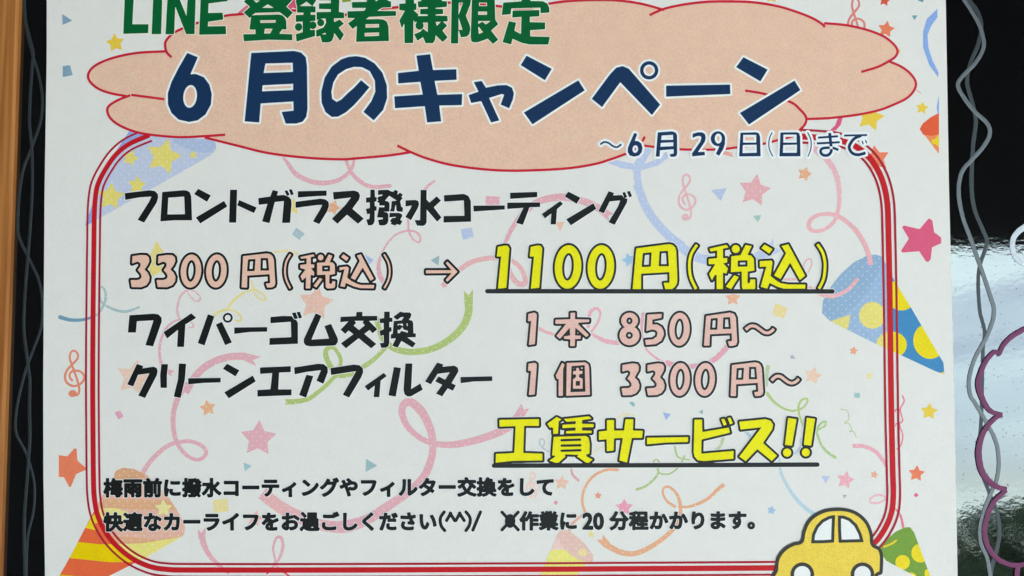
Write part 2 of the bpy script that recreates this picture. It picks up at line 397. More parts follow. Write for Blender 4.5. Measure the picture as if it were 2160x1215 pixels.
marker('wavy_line', 'a K 21,19,22 158,-120 155,0 162,130 186,230 211,330 207,400 196,550 189,700 189,800 200,900 205,1000 205,1215 195,1400 180,1600 160,1850 152,2065 165,2200 190,2400 190,2430 188,2600 190,2780 175,3000 155,3300 160,3645 170,3750', silver2, 0.00014, label='brighter wavy silver line left of the poster')
marker('wavy_line', 'a K 17,19,16 156,-110 152,0 160,120 174,220 204,340 235,440 258,540 268,640 258,760 220,880 190,960 150,1060 125,1200 112,1400 120,1500 175,1620 240,1760 268,1900 262,2060 215,2200 160,2350 110,2560 100,2730 165,2870 215,3050 212,3230 175,3400 165,3645 160,3750', silver2, 0.0, label='fainter wavy silver line left of the poster')
marker('scallop_line', 'c1 K 30.4,33.1,27.6 2320,840 2240,845 2160,868 2080,915 2030,965 2003,1018', pinkm, 0.0003, label='uppermost arc of the purple scalloped outline')
marker('scallop_line', 'c1 K 27.6,30.4,35.9,27.6 2008,1032 1985,1012 1955,1022 1905,1090 1870,1190 1872,1240 1895,1310 1945,1385 2018,1410', pinkm, 0.00032)
marker('scallop_line', 'c2 K 24.8,30.4,38.6,38.6,27.6 2020,197 1985,208 1935,255 1890,330 1870,430 1885,535 1935,615 2000,655 2048,664', pinkm, 0.00034)
marker('scallop_line', 'c2 K 24.8,30.4,33.1,30.4,30.4 2046,672 2010,700 1965,745 1925,830 1907,930 1930,1030 1990,1105 2080,1143 2180,1135 2260,1100', pinkm, 0.00036)
marker('scallop_line', 'c2 K 30.4,33.1,33.1 2118,1150 2112,1200 2125,1290 2160,1360', pinkm, 0.00038, label='short purple stroke running down from the last scallop')
marker('bubble_outline', 'c1 K 46.9,33.1,33.1,41.4 2300,170 2200,205 2130,245 2090,300 2090,370 2115,425 2170,458 2260,480 2330,450', whitem, 0.0001, label='white hand-drawn bubble outline cut by the right edge')
marker('bubble_fill', 'c1 K 50 2180,335 2210,345', yellowm, 0.0001, label='yellow patch inside the white bubble')

# ------------------------------------------------------------------ the poster
poster = empty('poster', BOARD_M, 'white paper sale poster with Japanese lettering and a peach cloud banner on the black board', 'poster')
PZ = 0.0004
paper_m = ink((213, 218, 215), rough=0.75, spec=0.10, grain=0.042)
ys = np.linspace(-84, 1262, 90)
xl = np.interp(ys, [-84, 0, 120, 405, 810, 1010, 1215, 1262], [99, 98.5, 98.5, 94, 91, 91.5, 95, 97])
xr = np.interp(ys, [-84, 0, 405, 810, 1215, 1262], [1993, 1995, 2002, 2012.5, 2020, 2021])
v = []; f = []; NC = 120
for r_, y_ in enumerate(ys):
    px = np.linspace(xl[r_], xr[r_], NC); x, y = M(px, np.full(NC, y_)); z = PZ + ripple(x, y); x, y = M(px, np.full(NC, y_), z)
    v += list(zip(x.tolist(), y.tolist(), z.tolist()))
for r_ in range(len(ys)-1):
    for c_ in range(NC-1):
        a = r_*NC + c_; f.append((a+NC, a+NC+1, a+1, a))
pp = mesh_obj('paper', v, f, paper_m, poster)
sol = pp.modifiers.new('thickness', 'SOLIDIFY'); sol.thickness = 0.0001; sol.offset = -1

# frame: centre line of the thick red band
FR = smooth([(316,285),(272,304),(243,328),(222,358),(208,385),(202,410),(199,450),(198,520),(197,600),(196,700),(195.5,800),(196,900),(197,1000),(199,1050),
  (208,1093),(233,1137),(270,1172),(310,1193),(350,1201),(420,1202.5),(720,1202.5),(1100,1201),(1400,1199.5),(1640,1198),(1740,1196),(1800,1180),(1845,1145),(1868,1113),
  (1881,1080),(1884.5,1043),(1883.5,1000),(1881,900),(1879.5,810),(1878,700),(1876.5,600),(1874.5,500),(1872,430),(1863,385),(1848,352),(1830,328),(1805,309),(1778,298),(1750,292),(1690,288)], n=5)
FRP = np.array(FR)
def offset(c, o):
    c = np.array(c); d = np.gradient(c, axis=0); d /= np.linalg.norm(d, axis=1, keepdims=True)
    return c + np.stack([-d[:, 1], d[:, 0]], 1) * o
L1, L2, L3, L4, L5 = (PZ + k * 0.00001 for k in (3, 9, 12, 16, 26))
DZ = 0.0000025
_dz = [0]
def deco(name, spec, pale, sat=None, label=None, dots=True, step=1.1, z=None, parent=None, clip=None, grain=0.07):
    """one printed motif; inside the red frame it is printed pale, outside it in full colour"""
    prims = parse(spec) if isinstance(spec, str) else spec
    F = Field(prims, 2.0, step); S = Sheet()
    if z is None: _dz[0] = (_dz[0] + 1) % 10; z = L1 + _dz[0] * DZ
    if clip is not None: F.f = np.maximum(F.f, F.polyfield(parse(clip)[0][2]))
    mp_ = ink(pale, dots, grain=grain)
    if sat is None: S.add(F, 0, z, mp_)
    else:
        fr = F.polyfield(FRP); ms = ink(sat, False, grain=grain)
        S.add(F, 0, z, mp_, np.maximum(F.f, fr)); S.add(F, 0, z, ms, np.maximum(F.f, -fr))
    return S.build(name, parent or poster, label)

PINK, PEACH, ORANGE, YEL, BLUE, TEAL, GREEN = (212,158,170), (222,180,160), (216,158,115), (218,208,128), (168,186,218), (150,180,184), (160,184,92)
ROSE = (216,164,168)
SPINK, SORANGE, SYEL, SBLUE, STEAL = (205,88,122), (222,125,92), (226,194,70), (130,165,220), (108,150,172)
def T(view, cx, cy, r, rot): return f'{view} T {cx},{cy} {r},{rot}'
# --- stars
for sp, pale, sat, dots in [
  (T('a',730,272,62,-8), SYEL, None, 0), (T('b2',1395,625,50,5), PEACH, None, 1), (T('O',1866,1,13,10), (205,85,65), None, 0),
  (T('c',1288,185,56,10), SORANGE, None, 0), (T('c',1515,684,42,8), SYEL, None, 0), (T('c',1188,742,92,85), SYEL, None, 0),
  (T('c',1226,1005,88,-10), (226,178,150), SORANGE, 0), (T('O',334,552,44,-5), YEL, None, 0), (T('b1',1820,430,48,-90), (140,184,218), None, 1),
  (T('a1',1998,702,115,8), (218,178,160), None, 1), (T('O',283,797,40,12), (224,190,168), None, 1), (T('O',618,436,19,5), YEL, None, 0),
  (T('O',703,438,17,20), ORANGE, None, 1), (T('a2',1315,152,54,-10), (220,165,115), None, 1), (T('a2',1635,345,118,3), PINK, None, 1),
  (T('a2',1615,850,55,15), (226,170,158), None, 1), (T('b2',1625,706,26,0), (216,142,112), None, 1), (T('b2',1790,782,58,0), (222,140,165), None, 1),
  (T('b2',1580,950,26,0), YEL, None, 1), (T('b2',1700,985,0.1,0), YEL, None, 1), (T('c2',1560,175,56,5), SYEL, None, 0), (T('c2',1480,567,55,5), SORANGE, None, 0),
  (T('c2',1030,608,60,12), (222,158,170), None, 1), (T('c2',1213,574,28,15), (224,160,125), None, 1), (T('c2',562,799,30,12), (142,178,214), None, 1),
  (T('N',1225,350,240,10), (214,158,166), None, 1), (T('N',1940,115,112,18), ORANGE, None, 1), (T('c1',318,672,52,0), (226,165,130), None, 1),
  (T('c1',1082,1005,29,10), (224,160,128), None, 0), (T('c1',825,1162,60,15), (230,190,165), None, 1), (T('c1',1183,1163,28,0), (222,212,150), None, 1),
  (T('O',1896,108,5,0), SYEL, None, 0)]:
    if ',0.1 ' in sp or ' 0.1,' in sp: continue
    deco('star', sp, pale, sat, dots=bool(dots))
deco('star', 'c1 P 1558,166 1580,180 1592,255 1636,288 1636,325 1578,350 1570,425 1555,443 1540,440 1497,375 1392,383 1382,372 1432,295 1388,222 1400,212 1500,235', SPINK, dots=False, label='large rose star right of the red frame')
deco('star', 'a2 P 372,450 425,458 470,408 484,408 490,485 552,540 482,570 450,650 438,652 405,590 372,588', SORANGE, dots=False, label='orange star cut off by the print margin at lower left')
deco('star', 'O P 600,14 607,8 604,-8 632,-8 626,8 632,20 617,16 608,24', SPINK, dots=False)
deco('star', 'O P 1620,-8 1634,-8 1637,4 1628,1 1618,4', SYEL, dots=False)
# --- confetti squares and triangles
for nm, sp, pale, sat, dots in [
  ('confetti_triangle', 'a P 393,88 457,130 397,158', (122,156,176), None, 0), ('confetti_square', 'a P 397,418 443,412 460,475 397,488', (122,156,176), None, 0),
  ('confetti_triangle', 'c P 1450,98 1485,96 1468,128', (100,150,160), None, 0), ('confetti_triangle', 'c P 1490,-20 1535,-20 1520,14 1490,5', (100,150,160), None, 0),
  ('confetti_square', 'b1 P 915,25 1005,30 1000,80 912,85', (216,158,172), None, 1), ('confetti_square', 'b1 P 755,235 825,225 838,285 770,303', BLUE, None, 1),
  ('confetti_triangle', 'b1 P 1355,192 1410,188 1385,250', (226,186,162), None, 0), ('confetti_triangle', 'b1 P 150,395 205,430 175,460', (165,182,218), None, 0),
  ('confetti_triangle', 'b1 P 565,432 620,402 615,465', (148,176,180), None, 0), ('confetti_square', 'a1 P 1875,225 1928,265 1895,303 1848,270', (155,182,190), None, 1),
  ('confetti_square', 'a2 P 725,180 760,168 782,205 750,225', (216,160,185), None, 0), ('confetti_triangle', 'a2 P 1540,497 1593,518 1550,553', (150,188,196), None, 0),
  ('confetti_square', 'a2 P 1345,735 1440,725 1448,805 1355,815', (222,208,140), None, 1), ('confetti_triangle', 'b2 P 157,473 228,517 153,557', (150,182,186), None, 0),
  ('confetti_triangle', 'b2 P 2035,180 2085,190 2055,230', (152,172,222), None, 0), ('confetti_triangle', 'c2 P 100,178 128,160 128,192', (150,172,180), None, 0),
  ('confetti_triangle', 'b2 P 1820,118 1842,110 1860,128 1850,146', (140,175,185), None, 0), ('confetti_square', 'b2 P 1357,735 1372,750 1357,768 1342,750', (214,150,165), None, 0),
  ('confetti_square', 'c2 P 1085,55 1122,58 1120,88 1087,84', (135,180,182), None, 1), ('confetti_square', 'c2 P 1478,688 1494,703 1478,718 1462,704', (214,95,125), None, 0),
  ('confetti_triangle', 'c2 P 878,582 932,585 905,628', (170,180,220), None, 1), ('confetti_triangle', 'c2 P 1010,700 1040,702 1022,725', (150,178,182), None, 0),
  ('confetti_triangle', 'N P 610,345 830,315 745,500', (165,180,215), None, 1), ('confetti_triangle', 'N P 1205,712 1325,700 1275,805', (145,182,176), None, 1),
  ('confetti_square', 'c1 P 588,703 665,735 640,800 567,775', (222,204,135), None, 1), ('confetti_triangle', 'c1 P 680,1040 695,1030 715,1055 683,1055', (165,172,188), None, 0)]:
    deco(nm, sp, pale, sat, dots=bool(dots))
# --- streamers
for sp, pale, sat in [
  ('O K 5,10,10,8,6 598,333 606,343 624,367 654,382 683,386 713,380 735,365 744,350 747,333', PINK, None),
  ('O K 6,9,8 729,334 740,362 760,383 785,394 822,392', PINK, None),
  ('O K 5,7 916,382 904,391 894,404', PINK, None),
  ('b1 K 14,14,14,12,14,14,14,12,14,22,30,30 420,150 425,200 428,250 455,300 490,318 500,290 475,255 420,245 345,270 285,335 250,410 235,470 245,530 275,580', PINK, None),
  ('b1 K 24,30,40,45,45,48 1040,320 1075,240 1150,140 1250,60 1400,32 1550,65 1650,115 | P 1640,85 1722,138 1690,150 1695,185 1635,135', PINK, None),
  ('b1 C 36,28 640,598 690,545 740,500 820,445 920,420 980,418 1060,425', ROSE, None),
  ('b1 K 26,30,34,30 1080,435 1130,475 1162,540 1160,580 1120,580 1080,535 1060,485', ROSE, None),
  ('b1 P 776,622 805,655 834,614 832,712 780,712 | K 50,46,40,40,28 806,702 803,770 770,850 690,930 580,990 460,1012 370,1002 310,975 260,920 235,850 225,800', GREEN, None),
  ('O K 8,10,10,7 814,733 790,757 766,774 745,787 725,793 706,793', GREEN, None),
  ('O K 11,11,10,8,8,8,10 702,782 690,758 687,742 694,733 704,734 714,746 719,760 716,776 707,790', GREEN, None),
  ('O C 8,11 708,792 690,811 670,828 649,842 622,847 615,847.5 | P 600,842 625,842 625,852 601,853.5 604,847', GREEN, None),
  ('a1 K 26,20,14,18,10,10,16,18,12 380,792 450,810 540,805 620,770 662,700 668,640 650,602 632,610 640,690 700,735 780,757 840,745 880,728', TEAL, STEAL),
  ('a1 K 14,14,10,10,8 1120,760 1130,690 1150,650 1190,620 1240,635 1268,675 1240,692 1205,660 1185,630', (214,168,176), None),
  ('a1 K 14,14,12,10,10,8 1120,740 1130,790 1150,830 1190,815 1220,835 1222,855 1195,856', (214,168,176), None),
  ('a1 K 10,14,16,18,22,20 1150,805 1100,820 1050,865 1018,940 1010,1020 1022,1090 1045,1120 1060,1132 | P 1050,1115 1107,1135 1082,1146 1090,1168 1045,1142', (214,160,172), None),
  ('a1 K 10,12,16,16,16,20 1590,560 1600,610 1560,630 1510,660 1465,700 1440,740 1390,755 1355,780', YEL, None),
  ('a1 K 12,12,12 1600,610 1660,645 1685,672 1660,685 1620,655 1600,615', YEL, None),
  ('a1 K 12,12,12,10 1440,742 1490,755 1525,790 1520,815 1490,810', YEL, None),
  ('a1 K 16,16,14 1740,380 1820,372 1880,392 1905,420', (218,210,150), None),
  ('a1 P 1535,1015 1648,1042 1602,1065 1622,1102 1535,1063 | C 46,46 1550,1040 1530,1039 1440,1045 1340,1080 1260,1140 1205,1215 1175,1270', PINK, None),
  ('a2 K 44,36,32,30,26,24,24,24,24,24,24 1185,10 1140,60 1105,150 1095,250 1112,350 1150,420 1210,470 1270,475 1305,435 1275,390 1200,362 1120,370', PINK, None),
  ('a2 C 26,32 1125,366 1050,398 960,480 905,560 890,600', PINK, None),
  ('a2 P 1250,915 1275,945 1300,905 1300,985 1258,985 | C 42,18 1278,965 1292,1020 1330,1090 1390,1150 1450,1200', PINK, None),
  ('a2 K 12,14,20,20,14,12 1690,1200 1740,1130 1728,1040 1750,975 1780,975 1790,1030 1770,1100 1745,1140 1770,1170 1830,1215', PINK, (206,92,112)),
  ('a2 C 80,70 1660,690 1760,770 1870,830 1980,880 2100,905', ROSE, None),
  ('b2 K 70,80,62,52,50,44,50,56,50,42,36,36,46,50,62 -80,902 0,905 80,890 180,850 300,770 430,680 520,590 565,490 580,400 570,310 540,230 500,165 440,115 395,130 385,190 420,270 490,335 570,372 680,385 800,368 950,325 1050,275 1110,222 | P 1085,215 1140,125 1155,162 1190,153 1140,235', PINK, None),
  ('b2 K 9,8,8 1312,427 1275,405 1255,375 1260,350 1278,350 1285,375 1270,402', (165,182,190), None),
  ('b2 K 12 1745,218 1790,190 1850,200', (218,208,165), None), ('b2 K 10 1590,440 1640,402 1700,380', (218,208,165), None),
  ('b2 K 10,16,16 1455,538 1465,575 1500,610', (208,145,162), None),
  ('b2 C 18,16 1758,545 1680,543 1600,580 1550,640 1528,700 1527,760 1545,815', ORANGE, None),
  ('b2 C 14,22 1560,812 1500,850 1450,900 1437,950 1432,1000', (218,160,140), None),
  ('b2 P 1655,952 1652,985 1615,985 1670,1040 1700,1005 | C 40,26 1672,1010 1700,1032 1780,1068 1860,1072 1950,1035 2040,975 2105,915', ORANGE, None),
  ('b2 K 26,22,20,16,14,14,20 2100,920 2140,840 2145,770 2125,700 2080,655 2045,655 2035,690 2060,740 2110,775', ORANGE, None),
  ('c2 C 14,26 -30,772 20,778 80,765 160,725 220,670 262,636', ORANGE, None),
  ('b2 K 16,14,12,10,10,10,12,12 1870,667 1930,645 1990,590 2005,550 1985,510 1975,490 1995,478 2012,500 2010,560 2070,570 2120,540 2150,500 2172,455', (160,186,120), None),
  ('b2 K 12,10 2110,395 2130,460 2200,480', (160,186,120), None), ('c2 K 22,14 255,345 240,390 205,420', (172,190,150), None),
  ('c2 K 22,16,14,12,12,14,14,16 535,60 580,115 640,155 700,170 760,150 790,110 780,92 750,105 733,150 745,220 768,270', (165,190,110), None),
  ('c2 K 12,14,14,16,16,20 855,290 900,265 905,240 880,245 850,290 870,370 910,425 965,465', (158,186,118), None),
  ('c2 K 6 1000,160 1040,170 1052,220 1025,245 1052,252 1070,290 1055,302 1082,302 1100,340', (165,190,130), None),
  ('c1 K 26,16 540,1105 532,1160 530,1225', (170,190,150), None),
  ('c2 C 26,22 1075,392 1150,395 1225,432 1270,490 1292,525', (218,155,168), None),
  ('c2 K 14,14,12 1290,718 1240,702 1192,722 1190,750 1240,752 1285,728', (220,170,178), None),
  ('c2 K 9 1392,75 1402,110 1378,162 1392,230 1372,258 1392,320 1385,380 1358,412', (216,105,128), None),
  ('c2 K 8 1375,165 1350,160 1345,175', (216,105,128), None), ('c2 K 8 1370,262 1352,250 1348,266', (216,105,128), None),
  ('c2 K 12,16 1345,790 1378,830 1396,905', (214,100,125), None),
  ('c2 K 12,16,22,24,26 610,470 622,560 665,650 725,735 790,795 850,835', (165,196,210), None),
  ('c2 K 12,14 745,350 745,395 715,435 665,462', (170,190,212), None), ('c2 K 20,20 400,305 425,330 445,370', (160,190,208), None),
  ('c1 K 20,24,26,24,22,26,28,24,28,30,30,36 988,-95 985,-40 992,30 985,110 955,190 890,240 825,245 797,215 820,165 890,140 980,152 1080,225 1150,325 1182,420 1190,462', (222,166,172), None),
  ('b1 C 50,58 1868,-50 1890,0 1925,90 1990,190 2080,285 2160,345', BLUE, None),
  ('c1 C 56,60 -20,340 50,392 120,422 210,435', (172,190,222), None),
  ('c1 P 450,390 530,345 560,318 575,290 572,345 620,372 555,412 480,425 455,425', (172,190,222), None),
  ('p K 26,28,26,22 1425,750 1400,650 1430,555 1490,505 1545,530 1548,620 1510,710 1470,780', (220,168,172), None),
  ('p K 45 1000,895 1280,890', (222,172,176), None),
  ('w K 50,44,40 290,340 400,400 530,445', ROSE, None), ('w K 40,56,62,60 1080,440 1180,500 1300,545 1450,565', (218,160,172), None),
  ('w K 50,50,40,30,34,34 1020,330 1040,150 1085,90 1140,72 1190,130 1165,250 1110,340 1065,400', (220,158,172), None),
  ('w K 50,30,30,50 1800,150 1780,300 1790,450 1840,640 1950,750 2080,835 2200,890', (216,156,170), None),
  ('x C 60,84 100,830 260,885 420,900 600,880 760,820 900,700 1000,580', (216,150,168), None)]:
    deco('streamer', sp, pale, sat)
deco('streamer', 'c P 1612,55 1545,120 1522,200 1522,300 1560,410 1618,490 1618,455 1580,380 1555,300 1550,220 1575,160 1612,110', SBLUE, dots=False, label='blue curl at the right print margin')
deco('streamer', 'c P 1622,595 1622,760 1608,680', SBLUE, dots=False)
deco('streamer', 'c P 983,748 1012,745 1000,790 968,826 925,830 965,795', SPINK, dots=False)
deco('streamer', 'f C 100,60 1130,560 1160,650 1300,770 1420,950 1480,1160 1490,1300', (218,166,176))
deco('streamer', 'O C 5,7 503,29 514,20 526,11', (206,110,132), dots=False)
deco('streamer', 'O P 722,-12 742,-12 740,3 722,5', (130,160,40), dots=False)
deco('streamer', 'e P 210,835 350,795 590,850 620,790 730,700 745,625 850,630 800,730 735,850 900,790 1000,730 1050,670 1072,760 940,870 720,930 685,940 690,1050 720,1230 620,1240 585,1050 575,935 400,905', (172,188,220), label='pale blue forked ribbon below the date')
deco('streamer', 'c K 4 1480,568 1495,580 1508,590', SPINK, dots=False)
deco('streamer', 'e P 1870,665 2000,690 1985,715 2010,755 1850,710', (222,150,140))
# --- clef notes
CLEF = 'N K 31,31,29,28,33,33,33,33,31,31,31 300,545 270,450 235,340 205,230 215,150 255,120 300,160 300,230 240,310 170,400 145,490 165,570 235,620 310,610 370,550 380,470 330,415 250,405 205,450 205,500 235,545 | K 30,31 290,520 320,640 315,720 290,755 | E 240,730 52,50'
cf = parse(CLEF)
deco('music_note', cf, (216,166,174), label='pale pink treble clef left of the blue triangle')
deco('music_note', shift(cf, 357, -371, 1.0, 1.02, 1440, 370), (206,128,118), dots=False, label='brown-pink treble clef at the top edge')
deco('music_note', shift(cf, -1293, 372, 1.15, 1.0, 1440, 370), (226,175,160), (214,135,108), dots=False, label='orange treble clef cut by the left red frame')
deco('music_note', shift(cf, -322, 628, 0.72, 0.56, 1440, 370), (228,196,186), label='faint peach treble clef near the lower lettering')
# --- party poppers
pz = L1 + 11 * DZ
def popper(label, base, parts, dotsb=True):
    spec, pale, sat, clipspec = base
    o = deco('party_popper', spec, pale, sat, label=label, z=pz, dots=dotsb)
    for k, (nm, sp, pl, st_) in enumerate(parts):
        deco(nm, sp, pl, st_, z=pz + (k+1)*DZ*0.8, parent=o, clip=clipspec, dots=dotsb)
popper('pale blue party popper with yellow stars at upper left', ('a P 820,826 1050,868 1300,878 1345,888 1366,915 1355,960 1330,985 540,1432 545,1400 620,1200 700,1010', (176,190,216), (140,162,215), None), [
  ('band', 'a S 1090,885 1280,880 1345,888 1366,915 1355,955 1280,965 1180,940', (156,178,212), None)] + [
  ('spot', T('a', cx, cy, r, rot), (216,204,88), (222,200,60)) for cx, cy, r, rot in ((1035,990,118,15), (825,1000,55,20), (868,1172,62,5), (1222,980,28,0), (700,1245,90,5))])
popper('blue party popper with yellow spots at the right of the frame', ('c1 P 882,765 888,690 935,605 1000,520 1080,448 1160,405 1220,395 1260,408 1290,460 1340,560 1450,740 1650,1080 1657,1155 1590,1130 1430,1055 1200,950 1030,865 930,815', (134,168,204), (62,132,182), 'c1 P 882,765 888,690 935,605 1000,520 1080,448 1160,405 1220,395 1260,408 1290,460 1340,560 1450,740 1650,1080 1657,1155 1590,1130 1430,1055 1200,950 1030,865 930,815'), [
  ('band', 'c1 S 882,765 888,690 935,605 1000,520 1080,448 1160,405 1220,395 1262,410 1240,500 1180,610 1080,730 980,800 920,812', (122,160,196), (70,135,185)),
  ('spot', 'c1 E 1200,780 83,85', (218,208,92), (228,206,20)), ('spot', 'c1 E 1322,968 97,85', (216,206,92), (228,206,20)), ('spot', 'c1 E 1560,945 100,112 -15', (216,206,92), (228,206,20)),
  ('spot', 'c1 E 1385,650 95,100', (216,206,92), (228,206,20)), ('spot', 'c1 P 935,818 1062,775 1048,860 1035,872', (214,206,100), None), ('spot', 'c1 P 1630,1145 1660,1135 1660,1165 1625,1160', (216,206,92), (228,206,20))])
popper('orange and yellow striped party popper at lower left', ('a2 P 720,590 730,550 780,530 850,538 930,575 1070,720 1140,830 1172,905 1165,955 1110,990 900,1110 640,1240 560,1290 350,1290 375,1215 440,1100 555,880 640,720', (216,168,146), (218,100,62), 'a2 P 720,590 730,550 780,530 850,538 930,575 1070,720 1140,830 1172,905 1165,955 1110,990 900,1110 640,1240 560,1290 350,1290 375,1215 440,1100 555,880 640,720'), [
  ('band', 'a2 S 718,592 735,540 800,528 870,548 925,585 800,602', (206,152,104), None),
  ('band', 'a2 P 630,730 1090,735 1130,800 900,795 620,780', (212,158,112), None),
  ('band', 'a2 P 700,960 1000,985 1175,960 1175,1010 900,1020 720,1015', (212,158,112), None),
  ('band', 'a2 P 585,835 640,785 735,785 810,810 850,865 760,875 600,880 620,930 540,910', (222,212,120), (234,200,30)),
  ('band', 'a2 P 495,1000 640,1015 900,1008 1160,965 1200,990 900,1125 700,1128 430,1100', (224,214,105), (236,196,0)),
  ('band', 'a2 P 370,1205 480,1215 600,1290 340,1290', (224,214,105), (236,196,0)),
  ('spot', T('a2', 1035, 787, 58, 0), (224,216,140), None)])
popper('small yellow and rose party popper at the bottom', ('b2 P 1365,955 1385,925 1440,925 1540,1010 1598,1090 1592,1125 1550,1130 1480,1225 1255,1225 1300,1110', (226,216,100), None, 'b2 P 1365,955 1385,925 1440,925 1540,1010 1598,1090 1592,1125 1550,1130 1480,1225 1255,1225 1300,1110'), [
  ('band', 'b2 P 1365,950 1440,1050 1320,1050', (222,192,184), None), ('band', 'b2 S 1363,962 1383,925 1440,923 1540,1008 1598,1090 1590,1125 1500,1110 1420,1050', (214,178,168), None),
  ('spot', 'b2 E 1525,1067 27,25', (222,205,140), None)])
popper('green party popper with yellow spots at lower right', ('c2 P 1255,1030 1290,985 1350,935 1405,908 1440,906 1465,940 1580,1250 1590,1290 1500,1230 1290,1120 1262,1080', (126,158,72), (112,152,62), 'c2 P 1255,1030 1290,985 1350,935 1405,908 1440,906 1465,940 1580,1250 1590,1290 1500,1230 1290,1120 1262,1080'), [
  ('spot', 'c2 E 1392,1128 46,46', (216,206,70), (226,206,40)), ('spot', 'c2 E 1505,1070 58,60', (216,206,70), (226,206,40)), ('spot', 'c2 E 1442,1232 42,40', (216,206,70), (226,206,40)),
  ('spot', 'c2 K 12 1275,1030 1320,1012 1352,990', (206,196,60), (214,196,50)), ('spot', 'c2 P 1265,1118 1306,1122 1285,1160', (216,206,70), (226,206,40)), ('spot', 'c2 E 1560,1200 30,34', (216,206,70), (226,206,40))], False)
popper('orange-red party popper cut off at the right print margin', ('c P 1622,720 1570,745 1520,785 1505,815 1522,848 1540,865 1622,975', (224,138,92), None, 'c P 1622,700 1500,700 1500,980 1622,980'), [
  ('band', 'c P 1622,715 1570,742 1520,782 1500,815 1522,852 1575,860 1622,850', (214,92,58), None), ('spot', 'c P 1575,885 1600,878 1622,845 1622,932 1600,912 1580,915', (232,200,40), None)], False)
deco('streamer', 'c1 K 22,26,24,24 805,605 870,645 950,660 1030,628 1075,590 1103,555', (222,164,170), z=pz + 8*DZ)
deco('streamer', 'c1 C 24,34 1095,230 1150,325 1178,400 1190,462', (222,170,176), z=pz + 9*DZ, dots=False)

# --- red frame
red = ink((182,28,38), grain=0.07); red2 = ink((160,30,52), grain=0.07); blush = ink((232,214,214), grain=0.03)
S = Sheet(); 
for o_, w_, w2_, m_ in ((0, 10, 12.8, red), (14.2, 4.2, 4.9, red2), (-12.6, 4.2, 4.9, red2)):
    F = Field([(False, 'P', ribbon(offset(FRP, o_), w_, w2_))], 2, 0.9); S.add(F, 0, L2 + 3*DZ, m_)
S.build('red_frame', poster, 'triple red rounded frame line')

# --- peach cloud banner
BAN = 'O P 351,108 290,112 240,122 203,137 187,155 188,170 207,187 233,197 268,202 250,210 230,223 227,237 237,253 260,268 293,280 333,286 383,289 437,290 500,307 567,323 650,333 720,336 753,334 820,328 863,322 903,335 953,348 1020,357 1087,360 1187,356 1250,347 1321,324 1340,313 1380,310 1434,315 1508,315.5 1554,311 1612,303 1639,296 1680,285 1697,262 1702,250.5 1740,249 1817,240 1857,232 1887,220 1913,207 1928,190 1932,173 1920,155 1900,140 1877,130 1888,120 1893,108 1887,95 1867,78 1840,67 1807,57 1773,52 1741,49 1733,50 1713,38 1680,25 1640,13 1590,5 1540,3 1490,4 1440,10 1400,20 1353,8 1303,1 1253,0 1203,2 1157,8 1118,18 1059,14 1018,9 972,7 948,5.5 890,8 840,15 802,19 760,26 728,31 690,26 624,22 570,22 514,29 472,36 416,49 390,58 366,70 353,82 348,93'
S = Sheet(); F = Field(parse(BAN), 2, 1.2); S.add(F, 0, L3, ink((217,186,164), grain=0.09, rough=0.45))
ban = S.build('banner', poster, 'peach cloud-shaped banner behind the headline')
crim = ink((186,30,52), grain=0.06)
S = Sheet()
arcs = ['a C 15.5 1050,325 870,335 720,365 610,410 562,460 565,510 620,560 700,590 800,608', 'a C 15.5 830,600 920,612 1040,628',
 'a C 15.5 1085,362 1055,330 1045,280 1060,245 1100,208 1160,178 1240,148 1420,101 1540,88 1710,66 1875,66', 'O C 5.3 690,30 728,31 760,26 802,19 840,15 890,8 948,5.5 972,7 1018,9 1059,14 1110,21',
 'O C 5.3 1090,24 1118,18 1157,8 1203,2 1253,0 1303,1 1353,8 1401,21', 'O C 5.3 1370,32 1400,19 1440,10 1490,4 1540,3 1590,5 1640,13 1680,25 1713,38 1733,50 1740,57',
 'c C 15.5 895,147 1000,155 1100,172 1200,200 1280,235 1340,285 1360,325 1345,360 1300,390 1230,425 1130,455', 'c C 15.5 1305,388 1380,420 1440,465 1475,520 1465,570 1420,620 1340,660 1250,695 1130,722 1000,740 900,749 785,753',
 'c C 15.5 395,573 520,595 680,645 740,690 780,740 775,785 738,825', 'a C 15.5 825,603 750,632 690,670 680,710 710,760 780,805 880,840 1000,858 1150,868 1290,862 1425,853',
 'O C 5.3 1360,288 1352,303 1340,314 1321,324 1285,337 1250,347 1187,356 1087,360 1020,357 953,348 903,335 867,321 838,307', 'O C 5.3 866,321 820,328 753,334 720,336 650,333 567,323 500,307 432,290',
 'O C 5 1345,305 1380,310 1434,315 1508,315.5 1554,311 1612,303 1639,296 1680,285 1690,274']
F = Field([q for a_ in arcs for q in parse(a_)], 2, 0.8); S.add(F, 0, L3 + 4*DZ, crim)
S.build('banner_outline', ban)

